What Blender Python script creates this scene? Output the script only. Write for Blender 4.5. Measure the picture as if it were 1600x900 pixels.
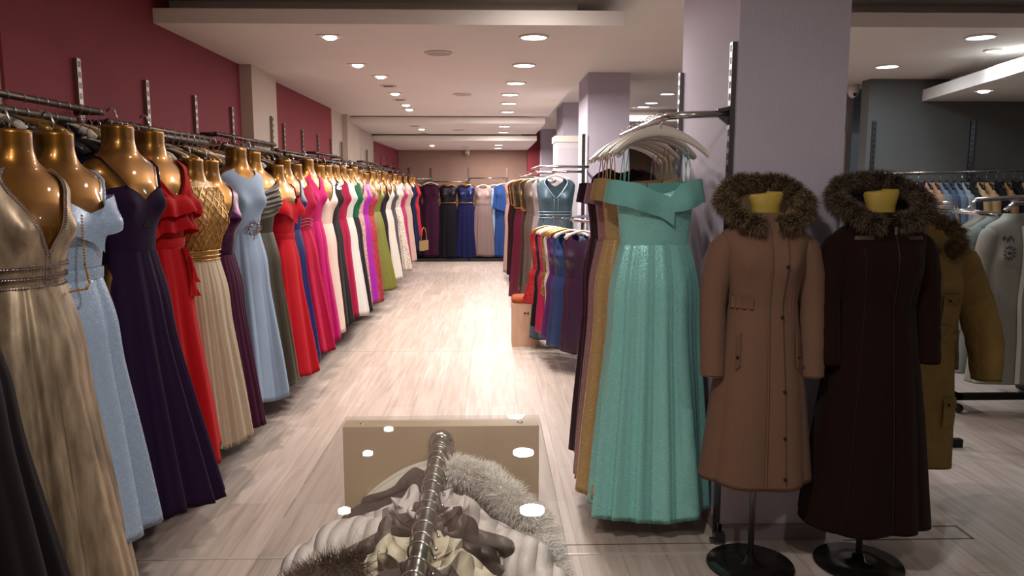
import bpy, math, random
import numpy as np
from mathutils import Vector, Matrix
for o in list(bpy.data.objects): bpy.data.objects.remove(o, do_unlink=True)
SC = bpy.context.scene
COL = SC.collection
PI = math.pi
R = math.radians
# ------------------------------------------------------------------ camera, world, exposure
cd = bpy.data.cameras.new('camera'); cam = bpy.data.objects.new('camera', cd); COL.objects.link(cam)
cd.sensor_width = 36; cd.lens = 36*1200/1600; cd.clip_start = .05; cd.clip_end = 100
cam.location = (0, 0, 1.6); cam.rotation_euler = (R(90-7.6), 0, R(-1.57))
SC.camera = cam
w = bpy.data.worlds.new('world'); SC.world = w; w.use_nodes = True
w.node_tree.nodes['Background'].inputs[0].default_value = (.55, .6, .7, 1)
w.node_tree.nodes['Background'].inputs[1].default_value = .05
SC.view_settings.view_transform = 'Standard'; SC.view_settings.look = 'None'
SC.view_settings.gamma = 1; SC.view_settings.use_curve_mapping = False
SC.view_settings.exposure = 0.72
P_ROUND, P_SPOT, P_COOL = 20, 44, 4.5      # lamp powers, used by the lamp builders
WARM = (1, .80, .68); NEUT = (1, .90, .84); COOL = (.8, .92, 1)

# ------------------------------------------------------------------ helpers
def lin(h):
    h = h.lstrip('#'); c = [int(h[i:i+2], 16)/255 for i in (0, 2, 4)]
    return tuple((x/12.92 if x <= .04045 else ((x+.055)/1.055)**2.4) for x in c)+(1,)
class NT:
    def __init__(s, name):
        s.m = bpy.data.materials.new(name); s.m.use_nodes = True
        s.t = s.m.node_tree; s.b = s.t.nodes['Principled BSDF']; s.out = s.t.nodes['Material Output']
    def n(s, kind, **kw):
        nd = s.t.nodes.new(kind)
        for k, v in kw.items():
            if k.startswith('i_'): nd.inputs[k[2:].replace('_', ' ')].default_value = v
            else: setattr(nd, k, v)
        return nd
    def l(s, a, b): s.t.links.new(a, b)
    def set(s, **kw):
        for k, v in kw.items(): s.b.inputs[k.replace('_', ' ')].default_value = v
    def coord(s, sc=(1, 1, 1), rot=(0, 0, 0)):
        tc = s.n('ShaderNodeTexCoord'); mp = s.n('ShaderNodeMapping')
        mp.inputs['Scale'].default_value = sc; mp.inputs['Rotation'].default_value = rot
        s.l(tc.outputs['Object'], mp.inputs[0]); return mp.outputs[0]
    def ramp(s, fac, stops):
        r = s.n('ShaderNodeValToRGB'); e = r.color_ramp.elements
        while len(e) < len(stops): e.new(.5)
        for q, (p, c) in zip(e, stops): q.position = p; q.color = c
        s.l(fac, r.inputs[0]); return r.outputs[0]
    def bump(s, h, strength=.2, dist=.002):
        b = s.n('ShaderNodeBump'); b.inputs['Strength'].default_value = strength; b.inputs['Distance'].default_value = dist
        s.l(h, b.inputs['Height']); s.l(b.outputs[0], s.b.inputs['Normal'])
def mul(c, k): return tuple(min(1, x*k) for x in c[:3])+(1,)
_mc = {}
def simple(name, c, rough=.5, metal=0, **kw):
    if name in _mc: return _mc[name]
    N = NT(name); N.set(Base_Color=lin(c), Roughness=rough, Metallic=metal, **kw); _mc[name] = N.m; return N.m
def fabric(c, kind='plain'):
    key = c+kind
    if key in _mc: return _mc[key]
    N = NT('fabric_'+kind); L = mul(lin(c), .74 if kind in ('plain', 'chiffon', 'satin', 'lace') else .85 if kind in ('lame', 'sequin') else 1)
    if kind in ('plain', 'wool', 'chiffon'):
        v = N.coord((260, 260, 260)); nz = N.n('ShaderNodeTexNoise', i_Scale=1.0, i_Detail=3.0); N.l(v, nz.inputs['Vector'])
        N.l(N.ramp(nz.outputs[0], [(.3, mul(L, .86)), (.7, mul(L, 1.1))]), N.b.inputs['Base Color'])
        N.set(Roughness=.95 if kind == 'wool' else .75)
        N.b.inputs['Sheen Weight'].default_value = .04
        N.b.inputs['Sheen Roughness'].default_value = .5
        N.b.inputs['Specular IOR Level'].default_value = .1
        N.bump(nz.outputs[0], .25, .0015)
    elif kind in ('glitter', 'shimmer'):
        v = N.coord((1, 1, 1)); vo = N.n('ShaderNodeTexVoronoi', i_Scale=330.0 if kind == 'glitter' else 420.0)
        N.l(v, vo.inputs['Vector'])
        sp = N.n('ShaderNodeSeparateColor'); N.l(vo.outputs['Color'], sp.inputs[0])
        thr = N.n('ShaderNodeMath', operation='GREATER_THAN'); thr.inputs[1].default_value = .86 if kind == 'glitter' else .75
        N.l(sp.outputs[0], thr.inputs[0])
        mx = N.n('ShaderNodeMix', data_type='RGBA'); mx.inputs[6].default_value = L
        k = 1.9 if kind == 'glitter' else 1.6
        mx.inputs[7].default_value = tuple(min(1, x*k+.06) for x in L[:3])+(1,)
        N.l(thr.outputs[0], mx.inputs[0]); N.l(mx.outputs[2], N.b.inputs['Base Color'])
        mm = N.n('ShaderNodeMath', operation='MULTIPLY'); mm.inputs[1].default_value = .75; N.l(thr.outputs[0], mm.inputs[0])
        N.l(mm.outputs[0], N.b.inputs['Metallic'])
        N.set(Roughness=.42 if kind == 'glitter' else .38)
        nb = N.n('ShaderNodeNormalMap') if False else None
        N.bump(vo.outputs['Color'], .9, .002)
    elif kind == 'lame':      # metallic foil over cloth, patchy
        v = N.coord((30, 30, 6)); nz = N.n('ShaderNodeTexNoise', i_Scale=1.0, i_Detail=4.0); N.l(v, nz.inputs['Vector'])
        v2 = N.coord((1, 1, 1)); vo = N.n('ShaderNodeTexVoronoi', i_Scale=420.0); N.l(v2, vo.inputs['Vector'])
        N.l(N.ramp(nz.outputs[0], [(.35, mul(L, .62)), (.65, mul(L, 1.25))]), N.b.inputs['Base Color'])
        N.set(Metallic=.62, Roughness=.44); N.bump(vo.outputs['Color'], .7, .0015)
    elif kind == 'satin':
        v = N.coord((40, 40, 8)); nz = N.n('ShaderNodeTexNoise', i_Scale=1.0); N.l(v, nz.inputs['Vector'])
        N.set(Base_Color=L, Roughness=.4)
        N.bump(nz.outputs[0], .2, .004)
    elif kind == 'sequin':
        v = N.coord((1, 1, 1)); vo = N.n('ShaderNodeTexVoronoi', i_Scale=150.0); N.l(v, vo.inputs['Vector'])
        hs = N.n('ShaderNodeSeparateColor'); N.l(vo.outputs['Color'], hs.inputs[0])
        N.l(N.ramp(hs.outputs[0], [(.2, mul(L, .45)), (.85, mul(L, 1.1)), (.97, mul(L, 2.2))]), N.b.inputs['Base Color'])
        N.set(Metallic=.7, Roughness=.3); N.bump(vo.outputs['Color'], 1, .003)
    elif kind == 'lace':
        v = N.coord((1, 1, 1)); vo = N.n('ShaderNodeTexVoronoi', i_Scale=60.0, feature='DISTANCE_TO_EDGE'); N.l(v, vo.inputs['Vector'])
        nz = N.n('ShaderNodeTexNoise', i_Scale=45.0, i_Detail=4.0); N.l(v, nz.inputs['Vector'])
        N.l(N.ramp(nz.outputs[0], [(.4, mul(L, .6)), (.6, mul(L, 1.25))]), N.b.inputs['Base Color'])
        N.set(Roughness=.55); N.bump(nz.outputs[0], .8, .01)
    elif kind == 'twill':
        v = N.coord((5, 5, 5)); nz = N.n('ShaderNodeTexNoise', i_Scale=2.0, i_Detail=5.0, i_Distortion=.6); N.l(v, nz.inputs['Vector'])
        N.l(N.ramp(nz.outputs[0], [(.3, mul(L, .85)), (.7, mul(L, 1.12))]), N.b.inputs['Base Color'])
        N.set(Roughness=.85); N.bump(nz.outputs[0], .6, .04)
    elif kind == 'puffer':
        v = N.coord((9, 9, 9)); nz = N.n('ShaderNodeTexNoise', i_Scale=2.0, i_Detail=4.0, i_Distortion=1.2); N.l(v, nz.inputs['Vector'])
        N.set(Base_Color=L, Roughness=.5)
        wv = N.n('ShaderNodeTexWave', i_Scale=8.5, i_Distortion=2.0, i_Detail=1.0, bands_direction='X'); v3 = N.coord((1, 1, 1)); N.l(v3, wv.inputs['Vector'])
        pw_ = N.n('ShaderNodeMath', operation='POWER'); pw_.inputs[1].default_value = .35; N.l(wv.outputs['Fac'], pw_.inputs[0])
        ad = N.n('ShaderNodeMath', operation='ADD'); sc = N.n('ShaderNodeMath', operation='MULTIPLY'); sc.inputs[1].default_value = .5
        N.l(nz.outputs[0], sc.inputs[0]); N.l(sc.outputs[0], ad.inputs[0]); N.l(pw_.outputs[0], ad.inputs[1]); N.bump(ad.outputs[0], .6, .02)
    _mc[key] = N.m; return N.m
def furmat(c1, c2, nm):
    if nm in _mc: return _mc[nm]
    N = NT(nm); a = N.n('ShaderNodeAttribute', attribute_name='tint')
    N.l(N.ramp(a.outputs['Fac'], [(0, lin(c1)), (1, lin(c2))]), N.b.inputs['Base Color']); N.set(Roughness=.8)
    N.b.inputs['Specular IOR Level'].default_value = .2
    _mc[nm] = N.m; return N.m

CHROME = simple('chrome', '#c9c9c9', .18, 1)
STEEL = simple('worn_steel_rail', '#5d544e', .42, .9)
UPR = simple('upright_metal', '#8f857c', .4, .9)
def goldmat():
    N = NT('gold_lacquer'); v = N.coord((7, 7, 7)); nz = N.n('ShaderNodeTexNoise', i_Scale=1.0, i_Detail=2.0); N.l(v, nz.inputs['Vector'])
    N.l(N.ramp(nz.outputs[0], [(.3, lin('#6e4812')), (.7, lin('#8f6220'))]), N.b.inputs['Base Color'])
    N.set(Metallic=.8, Roughness=.33); N.b.inputs['Coat Weight'].default_value = .6; N.b.inputs['Coat Roughness'].default_value = .06
    return N.m
GOLD = goldmat()
WHITEP = simple('white_plastic', '#d9d3c8', .4)
BLACKP = simple('black_plastic', '#17151a', .35)
GOLDP = simple('gold_hanger', '#b08a4a', .3, .6)
GEM = simple('rhinestone', '#b7a7ab', .12, .9)
GEMD = simple('dark_rhinestone', '#6f6470', .12, .9)
GOLDB = simple('gold_bead', '#b98b45', .25, .9)
BLACKM = simple('black_metal', '#19181a', .45, .5)
WOODB = None

def finish(me, mat, smooth=True):
    me.materials.append(mat)
    if smooth:
        me.polygons.foreach_set('use_smooth', [True]*len(me.polygons))
    me.validate(); me.update()
def link(name, me, parent=None, loc=None, rot=None):
    o = bpy.data.objects.new(name, me); COL.objects.link(o)
    if parent is not None: o.parent = parent
    if loc is not None: o.location = loc
    if rot is not None: o.rotation_euler = rot
    return o
def tag(o, label=None, cat=None, group=None, kind=None):
    if label: o['label'] = label
    if cat: o['category'] = cat
    if group: o['group'] = group
    if kind: o['kind'] = kind
    return o
def thing(name, label, cat, loc=(0, 0, 0), rz=0, group=None):
    o = link(name, None, None, loc, (0, 0, rz)); o.empty_display_size = .1
    return tag(o, label, cat, group)
def dup(root, loc=None, rz=None, label=None, group=None, parent=None, mat=None):
    c = root.copy(); COL.objects.link(c)
    if parent is not None: c.parent = parent
    if loc is not None: c.location = loc
    if rz is not None: c.rotation_euler = (0, 0, rz)
    if label: c['label'] = label
    if group: c['group'] = group
    for ch in list(root.children): dup(ch, parent=c)
    return c
class MB:
    def __init__(s): s.v = []; s.f = []; s.sm = []
    def add(s, vs, fs, sm=True):
        k = len(s.v); s.v += [tuple(map(float, q)) for q in vs]; s.f += [tuple(int(i)+k for i in q) for q in fs]; s.sm += [sm]*len(fs); return s
    def box(s, x0, x1, y0, y1, z0, z1, rot=None):
        vs = [(x, y, z) for z in (z0, z1) for y in (y0, y1) for x in (x0, x1)]
        if rot is not None: vs = [rot(v) for v in vs]
        return s.add(vs, [(0, 2, 3, 1), (4, 5, 7, 6), (0, 1, 5, 4), (2, 6, 7, 3), (0, 4, 6, 2), (1, 3, 7, 5)], False)
    def tube(s, pts, r, n=8, cap=True, flat=None):
        pts = [Vector(p) for p in pts]; m = len(pts)
        rs = r if hasattr(r, '__len__') else [r]*m
        vs = []; fs = []; up = None
        for i, p in enumerate(pts):
            d = (pts[min(i+1, m-1)]-pts[max(i-1, 0)]).normalized()
            if up is None:
                up = Vector((0, 0, 1)) if abs(d.z) < .9 else Vector((1, 0, 0))
            a = d.cross(up).normalized(); up = a.cross(d).normalized()
            for j in range(n):
                t = 2*PI*j/n; k = 1 if flat is None else flat
                vs.append(p+a*math.cos(t)*rs[i]+up*math.sin(t)*rs[i]*k)
        for i in range(m-1):
            for j in range(n):
                fs.append((i*n+j, i*n+(j+1) % n, (i+1)*n+(j+1) % n, (i+1)*n+j))
        if cap: fs += [tuple(range(n))[::-1], tuple(range((m-1)*n, m*n))]
        return s.add(vs, fs)
    def lathe(s, prof, n=24, c=(0, 0), cap=True):
        vs = []; fs = []; m = len(prof)
        for r, z in prof:
            for j in range(n):
                t = 2*PI*j/n; vs.append((c[0]+r*math.cos(t), c[1]+r*math.sin(t), z))
        for i in range(m-1):
            for j in range(n): fs.append((i*n+j, i*n+(j+1) % n, (i+1)*n+(j+1) % n, (i+1)*n+j))
        if cap: fs += [tuple(range(n))[::-1], tuple(range((m-1)*n, m*n))]
        return s.add(vs, fs)
    def gem(s, p, r):
        x, y, z = p
        return s.add([(x+r, y, z), (x-r, y, z), (x, y+r, z), (x, y-r, z), (x, y, z+r), (x, y, z-r)],
                     [(0, 2, 4), (2, 1, 4), (1, 3, 4), (3, 0, 4), (2, 0, 5), (1, 2, 5), (3, 1, 5), (0, 3, 5)], False)
    def sphere(s, p, r, n=10, m=6, sc=(1, 1, 1)):
        vs = []; fs = []
        for i in range(m+1):
            a = PI*i/m
            for j in range(n):
                t = 2*PI*j/n; vs.append((p[0]+r*sc[0]*math.sin(a)*math.cos(t), p[1]+r*sc[1]*math.sin(a)*math.sin(t), p[2]+r*sc[2]*math.cos(a)))
        for i in range(m):
            for j in range(n): fs.append((i*n+j, (i+1)*n+j, (i+1)*n+(j+1) % n, i*n+(j+1) % n))
        return s.add(vs, fs)
    def grid(s, g, closed=False):       # g[row][col] points
        m, n = len(g), len(g[0]); vs = [p for row in g for p in row]; fs = []
        for i in range(m-1):
            for j in range(n if closed else n-1): fs.append((i*n+j, i*n+(j+1) % n, (i+1)*n+(j+1) % n, (i+1)*n+j))
        return s.add(vs, fs)
    def build(s, name, mat, parent=None, loc=None, rot=None):
        me = bpy.data.meshes.new(name); me.from_pydata(s.v, [], s.f)
        me.materials.append(mat); me.polygons.foreach_set('use_smooth', s.sm); me.update()
        return link(name, me, parent, loc, rot)

def smoothkeys(z, *cols):
    zs = np.linspace(z[0], z[-1], 240); k = np.exp(-np.linspace(-2, 2, 13)**2); k /= k.sum(); res = []
    for c in cols:
        v = np.interp(zs, z, c); vp = np.concatenate([np.full(6, v[0]), v, np.full(6, v[-1])]); res.append(np.convolve(vp, k, 'valid'))
    return zs, res
class Body:
    """surface of a torso: pos(deg, z, off); front is -Y"""
    def __init__(s, keys, bust=.03, zs=0, sx=1, sy=1, bz=1.44, ex=2.25):
        k = np.array(keys); s.z, (s.a, s.f, s.b) = smoothkeys(k[:, 0]+zs, k[:, 1]*sx, k[:, 2]*sy, k[:, 3]*sy)
        s.bust = bust; s.bz = bz+zs; s.ex = ex; s.zs = zs
    def rad(s, z): return np.interp(z, s.z, s.a), np.interp(z, s.z, s.f), np.interp(z, s.z, s.b)
    def pos(s, deg, z, off=0):
        t = np.radians(deg); a, f, b = s.rad(z); sn, cs = np.sin(t), np.cos(t)
        e = 2/s.ex
        x = np.sign(sn)*np.abs(sn)**e*(a+off); y = -np.sign(cs)*np.abs(cs)**e*(np.where(cs > 0, f, b)+off)
        dd = np.abs((np.asarray(deg)+180) % 360-180)
        g = s.bust*np.exp(-((dd-30)/17)**2)*np.exp(-((z-s.bz)/.055)**2)
        return np.stack(np.broadcast_arrays(x+g*sn*.6, y-g, z), -1)
MANK = [(.9, .12, .085, .09), (1.0, .155, .1, .11), (1.08, .172, .105, .115), (1.16, .155, .1, .1), (1.25, .118, .085, .078), (1.35, .132, .098, .085),
        (1.44, .152, .112, .092), (1.52, .172, .105, .092), (1.565, .186, .09, .085), (1.60, .172, .076, .072), (1.63, .115, .064, .064),
        (1.65, .075, .06, .06), (1.69, .060, .055, .056), (1.75, .060, .056, .058)]
MAN = Body(MANK)
HUNGK = [(.9, .13, .085, .09), (1.08, .172, .105, .11), (1.16, .165, .10, .10), (1.25, .148, .09, .085), (1.35, .156, .10, .088), (1.44, .168, .112, .092), (1.52, .18, .10, .09),
         (1.565, .19, .085, .08), (1.60, .175, .072, .07), (1.63, .12, .06, .06), (1.65, .08, .055, .055), (1.69, .06, .05, .05), (1.75, .055, .05, .05)]
def shell(mb, B, th0, th1, ztop, zbot, off=.006, rows=14, n=96, closed=False):
    th = np.linspace(th0, th1, n, endpoint=not closed); g = []
    zt = np.array([ztop(t) for t in th]); zb = np.array([zbot(t) for t in th])
    for i in range(rows+1):
        t = i/rows; z = zt+(zb-zt)*t
        o = np.array([off(a, t) for a in th]) if callable(off) else off
        g.append(B.pos(th, z, o))
    mb.grid([list(map(tuple, r)) for r in g], closed); return mb
def tbl(d, zs=0):
    ks = sorted(d); vs = [d[k]+zs for k in ks]
    return lambda t: float(np.interp(abs((t+180) % 360-180), ks, vs))
def stbl(d, zs=0):
    ks = sorted(d); vs = [d[k]+zs for k in ks]
    return lambda t: float(np.interp(t, ks, vs))
NECK = {
 'v': {0: 1.44, 20: 1.53, 40: 1.635, 62: 1.612, 78: 1.53, 92: 1.495, 104: 1.53, 120: 1.612, 145: 1.635, 180: 1.55},
 'deepv': {0: 1.37, 8: 1.42, 24: 1.53, 42: 1.635, 60: 1.612, 74: 1.52, 92: 1.48, 120: 1.48, 180: 1.42},
 'sweet': {0: 1.452, 10: 1.485, 28: 1.515, 50: 1.505, 90: 1.48, 180: 1.42},
 'halter': {0: 1.50, 15: 1.585, 28: 1.64, 42: 1.61, 60: 1.53, 90: 1.47, 180: 1.40},
 'round': {0: 1.575, 22: 1.60, 40: 1.635, 62: 1.612, 78: 1.54, 92: 1.505, 104: 1.54, 120: 1.612, 145: 1.635, 180: 1.61},
 'high': {0: 1.635, 30: 1.645, 50: 1.625, 66: 1.58, 90: 1.49, 120: 1.53, 180: 1.56},
 'straight': {0: 1.50, 90: 1.49, 180: 1.47},
 'off': {0: 1.47, 30: 1.50, 90: 1.49, 180: 1.47}}
def skirt_mesh(B, zw, zh, ah, fh, bh, folds=11, amp=.1, seed=0, n=150, rows=34, pw=.9, gather=.25, off=.008, pleat=0, train=0):
    rg = random.Random(seed); th = np.linspace(0, 2*PI, n, endpoint=False)
    a0, f0, b0 = B.rad(zw); a0 += off; f0 += off; b0 += off
    p = [rg.uniform(0, 6.28) for _ in range(6)]
    thp = th+.16*np.sin(2*th+p[0])+.10*np.sin(3*th+p[1])+.05*np.sin(5*th+p[2])
    g1 = np.abs(np.sin(thp*folds/2+p[3]*0))*2-1.25
    m = max(2, folds//3); g2 = np.sin(m*th+p[4]); g3 = np.abs(np.sin(thp*folds+p[5]))*2-1.2
    pl = np.abs(np.sin(th*pleat/2))*2-1 if pleat else 0
    mb = MB(); G = []; e = 2/2.15
    for i in range(rows+1):
        t = i/rows; z = zw+(zh-zw)*t
        u = t**pw; hip = math.exp(-((t-.16)/.12)**2)*.018
        a = a0+(ah-a0)*u+hip; f = f0+(fh-f0)*u+hip*.5; b = b0+(bh-b0)*u+hip*.5
        A = 1.45*amp*(gather+(1-gather)*min(1, t*1.3))
        k = 1+A*(g1*.75+.5*g2*t+.3*g3*(1-abs(2*t-1)*.4))+(pl*.035*min(1, .3+t) if pleat else 0)
        zz = z+ (np.sin(m*th+p[2])*.008+g1*.006)*t
        sn, cs = np.sin(th), np.cos(th)
        x = np.sign(sn)*np.abs(sn)**e*a*k; y = -np.sign(cs)*np.abs(cs)**e*np.where(cs > 0, f, b)*k
        G.append([(float(q), float(v), float(c)) for q, v, c in zip(x, y, zz)])
    # turned hem gives the cloth an edge
    G.append([(x*.985, y*.985, z+.004) for x, y, z in G[-1]]); G.append([(x*.97, y*.97, z+.05) for x, y, z in G[-2]])
    mb.grid(G, True); return mb
def band_pts(B, z, off, n=72, th0=0, th1=360):
    return [tuple(B.pos(np.float64(t), np.float64(z), off)) for t in np.linspace(th0, th1, n)]

def gown(label, loc, rz, col, mat='plain', neck='v', hem=.3, ah=.27, fh=.28, bh=.2, folds=11, amp=.1, seed=1, zs=0, sx=1, sy=1, bcol=None, bmat=None,
         extras=(), n=150, rows=34, pw=.9, pleat=0, waist=1.25, group=None, name='evening_gown', straps=None, cat='dress', bust=.03, gather=.25, scale=1.0, hung=None):
    root = thing(name, label, cat, loc, rz, group)
    hung = (sy < .9) if hung is None else hung
    B = Body(HUNGK if hung else MANK, zs=zs, sx=sx, sy=sy, bust=bust) ; off = .006
    M = fabric(col, mat); BM = fabric(bcol or col, bmat or mat); zw = waist+zs
    mb = MB(); shell(mb, B, 0, 360, tbl(NECK[neck], zs), lambda t: zw-.002, off, 18, n, True)
    mb.build('bodice', BM, root)
    skirt_mesh(B, zw, hem, ah, fh, bh, folds, amp, seed, n, rows, pw, gather, .008, pleat).build('skirt', M, root)
    for ex in extras:
        if ex == 'belt':
            q = MB(); shell(q, B, 0, 360, lambda t: zw+.032, lambda t: zw-.008, lambda a, t: .013+.003*math.sin(PI*t), 4, 96, True); q.build('belt', M, root)
        elif ex == 'gembelt':
            q = MB()
            for dz in (-.005, .022, .03, .055, .062):
                for t in np.arange(0, 360, 4.2): q.gem(B.pos(t, zw+dz, .013), .0052)
            q.build('rhinestone_belt', GEM, root)
        elif ex == 'neckgems':
            q = MB(); zt = tbl(NECK[neck], zs)
            for sgn in (-1, 1):
                for t in np.linspace(0, 46, 46):
                    for d in (0, .009): q.gem(B.pos(sgn*t, zt(t)-d-.004, .011), .0048)
                for d in np.linspace(0, .1, 16): q.gem(B.pos(sgn*2.5, zt(0)-d, .012), .0045)
            q.build('rhinestone_trim', GEM, root)
        elif ex == 'goldhem':
            q = MB()
            for dz in (.0, .02, .045): q.tube(band_pts(B, zw+dz, .012), .005, 6)
            q.build('gold_waistband', GOLDB, root)
        elif ex == 'lattice':
            q = MB()
            for k in range(26):
                for sg in (-1, 1):
                    pts = []
                    for u in np.linspace(0, 1, 15):
                        th = k*360/26+sg*u*75; z = zw+.05+u*.31
                        if z < tbl(NECK[neck], zs)(th): pts.append(tuple(B.pos(th, z, .012)))
                    if len(pts) > 2: q.tube(pts, .0032, 5)
            q.build('gold_lattice_beading', GOLDB, root)
        elif ex == 'offband':
            q = MB()
            o = lambda a, t: .016+.03*abs(math.sin(R(a)))*(.6+.6*t)+.012*t
            shell(q, B, -175, 16, stbl({-175: 1.52, -60: 1.535, -25: 1.52, 16: 1.45}, zs), stbl({-175: 1.45, -75: 1.435, -40: 1.42, 0: 1.375, 16: 1.335}, zs), o, 6, 80)
            shell(q, B, 2, 183, stbl({2: 1.425, 25: 1.52, 60: 1.54, 183: 1.52}, zs), stbl({2: 1.39, 25: 1.40, 60: 1.435, 183: 1.45}, zs), lambda a, t: o(a, t)-.006, 6, 80)
            q.build('folded_collar', fabric(bcol or col, 'plain' if mat != 'glitter' else 'shimmer'), root)
        elif ex == 'strap':
            q = MB()
            for sg in (-1, 1):
                pts = [tuple(B.pos(np.float64(sg*a), np.float64(z+zs), .009)) for a, z in ((26, 1.505), (32, 1.55), (44, 1.59), (64, 1.617), (90, 1.628), (116, 1.615), (140, 1.57), (155, 1.47))]
                q.tube(pts, .0055, 6, flat=.4)
            q.build('shoulder_strap', BM, root)
        elif ex == 'hangstrap':
            for sg in (-1, 1):
                q = MB()
                for d in (0, .022):
                    x = sg*(.13+d); q.tube([(x, -.035, 1.5+zs), (x*.98, -.03, 1.58+zs), (x*.95, -.0, 1.67+zs), (x*.97, .03, 1.58+zs), (x, .05, 1.47+zs)], .005, 6, flat=.4)
                q.build('shoulder_strap', BM, root)
        elif ex == 'ruffle':
            for (z0, z1, o0) in ((1.475, 1.375, .012), (1.41, 1.305, .01)):
                q = MB()
                shell(q, B, 0, 360, lambda t: z0+zs+.04*math.cos(R(t))*0, lambda t: z1+zs+.022*math.sin(R(t*2)+1)+.008*math.sin(R(t*9)),
                      lambda a, t: o0+t*.05+t*.014*math.sin(R(a*13))+.008*t*math.sin(R(a*7)+1), 8, 200, True)
                q.build('ruffle', M, root)
        elif ex == 'wrap':
            q = MB()
            for sg in (-1, 1):
                shell(q, B, -12*sg, 62*sg, stbl({-12: 1.40, 0: 1.44, 20: 1.53, 40: 1.637, 62: 1.614} if sg > 0 else {-62: 1.614, -40: 1.637, -20: 1.53, 0: 1.44, 12: 1.40}, zs),
                      lambda t: 1.35+zs, lambda a, t: .014+.006*math.sin(t*22), 14, 30)
            q.build('wrap_front', M, root)
        elif ex == 'drape':
            q = MB()
            for k in range(5):
                shell(q, B, 0, 360, lambda t: 1.535-.032*k+zs+.05*math.sin(R(t))*(1-.12*k)-.01, lambda t: 1.49-.034*k+zs+.05*math.sin(R(t))*(1-.12*k)-.01,
                      lambda a, t: .010+.015*math.sin(PI*t), 6, 90, True)
            q.build('draped_bust', M, root)
        elif ex == 'brooch':
            q = MB(); rg = random.Random(5)
            for k in range(70):
                a = rg.gauss(8, 17); z = zw+.03+rg.gauss(0, .016)*(1.6-abs(a-8)/40)
                q.gem(B.pos(a, z, .014), rg.uniform(.003, .0075))
            for k in range(8):
                a = 8+16*math.cos(k*PI/4); q.sphere(B.pos(a, zw+.03+.035*math.sin(k*PI/4), .012), .009, 8, 5)
            q.build('silver_brooch', GEM, root)
        elif ex == 'gemlines':
            q = MB()
            for k in range(3):
                for t in np.linspace(-80, 80, 60): q.gem(B.pos(t, zw+.045+k*.024-.0004*abs(t), .012), .0042)
            q.build('rhinestone_rows', GEM, root)
        elif ex == 'yokegems':
            q = MB(); rg = random.Random(9)
            for k in range(160):
                a = rg.uniform(-70, 70); z = rg.uniform(1.53, 1.62)+zs
                if z < tbl(NECK[neck], zs)(a)-.004: q.gem(B.pos(a, z, .011), .0055)
            q.build('rhinestone_yoke', GEM, root)
        elif ex == 'keyhole':
            q = MB(); shell(q, B, -4, 9, lambda t: 1.385-.004*abs(t-2.5)+zs, lambda t: 1.345+zs, .0085, 3, 8); q.build('keyhole', simple('painted_keyhole_shade', '#0b060d', .9), root)  # near-black patch on the bodice paints the shade inside the opening
        elif ex == 'sash':
            q = MB()
            for k, (a, L) in enumerate(((18, .22), (26, .16))):
                g = []
                for i in range(10):
                    t = i/9; z = zw-.01-L*t; p0 = np.array(B.pos(a-5-8*t, zw, .02+.05*t)); p1 = np.array(B.pos(a+5+8*t, zw, .02+.05*t)); p0[2] = z; p1[2] = z-.01; g.append([tuple(p0+(p1-p0)*u+np.array([0, -.012*math.sin(u*9+t*4), 0])) for u in np.linspace(0, 1, 8)])
                q.grid(g)
            q.build('sash', M, root)
        elif ex == 'tiertrim':
            q = MB()
            for k in range(3): q.tube(band_pts(B, zw+.0+k*.028, .010), .006, 6)
            zt = tbl(NECK[neck], zs)
            for sg in (-1, 1):
                q.tube([tuple(B.pos(sg*a, zt(a)-.01, .011)) for a in np.linspace(1, 42, 14)]+[], .006, 6)
                q.tube([tuple(B.pos(sg*5, z+zs, .011)) for z in np.linspace(1.43, 1.32, 8)], .005, 6)
            q.build('silver_trim', simple('teal_silver', '#8fa7b4', .35, .5), root)
        elif ex == 'cape':
            q = MB()
            shell(q, B, 0, 360, lambda t: 1.61+zs, lambda t: 1.08+zs-.10*math.sin(R(t)), lambda a, t: .012+t*.07+t*.022*math.sin(R(a*9)), 14, 120, True)
            q.build('cape_overlay', M, root)
        elif ex == 'cover':          # clear protective cover with gold piping over the shoulders
            q = MB()
            for sg in (1,):
                pts = [tuple(B.pos(np.float64(a), np.float64(z+zs), .03)) for a, z in
                       [(-90, 1.27), (-90, 1.35), (-90, 1.45), (-90, 1.55), (-90, 1.60), (-80, 1.625), (-40, 1.645), (0, 1.65), (40, 1.645), (80, 1.625), (90, 1.60), (90, 1.55), (90, 1.45), (90, 1.35), (90, 1.27)]]
                q.tube(pts, .012, 6)
                q.tube(band_pts(B, 1.27+zs, .03), .008, 6)
            q.build('gold_piped_cover', GOLDB, root)
    root.scale = (scale,)*3
    return root

def hanger_mesh(shmat, w=.2, hook_h=.09):
    """template hanger: origin at rail contact top, arms along local x"""
    root = thing('hanger', 'x', 'hanger', (0, 0, 0))
    q = MB(); pts = []
    for u in np.linspace(-1, 1, 17):
        pts.append((u*w, .006*math.cos(u*3), -hook_h-.004-.055*abs(u)**1.6-(.012 if abs(u) > .95 else 0)))
    q.tube(pts, [.006+.006*abs(u)**2 for u in np.linspace(-1, 1, 17)], 8, flat=1.5)
    q.build('shoulder_bar', shmat, root)
    h = MB(); hp = [(0, 0, -hook_h), (0, 0, -.042)]
    for a in np.linspace(-60, 200, 12): hp.append((.0, .018*math.cos(R(a)) if False else 0, 0)) if False else None
    hp = [(0, 0, -hook_h), (0, 0, -.05), (.012, 0, -.036)]+[(.019*math.cos(R(a)), 0, -.019+.019*math.sin(R(a))) for a in np.linspace(-25, 190, 10)]
    h.tube(hp, .0017, 5); h.build('hook', CHROME, root)
    return root

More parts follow.
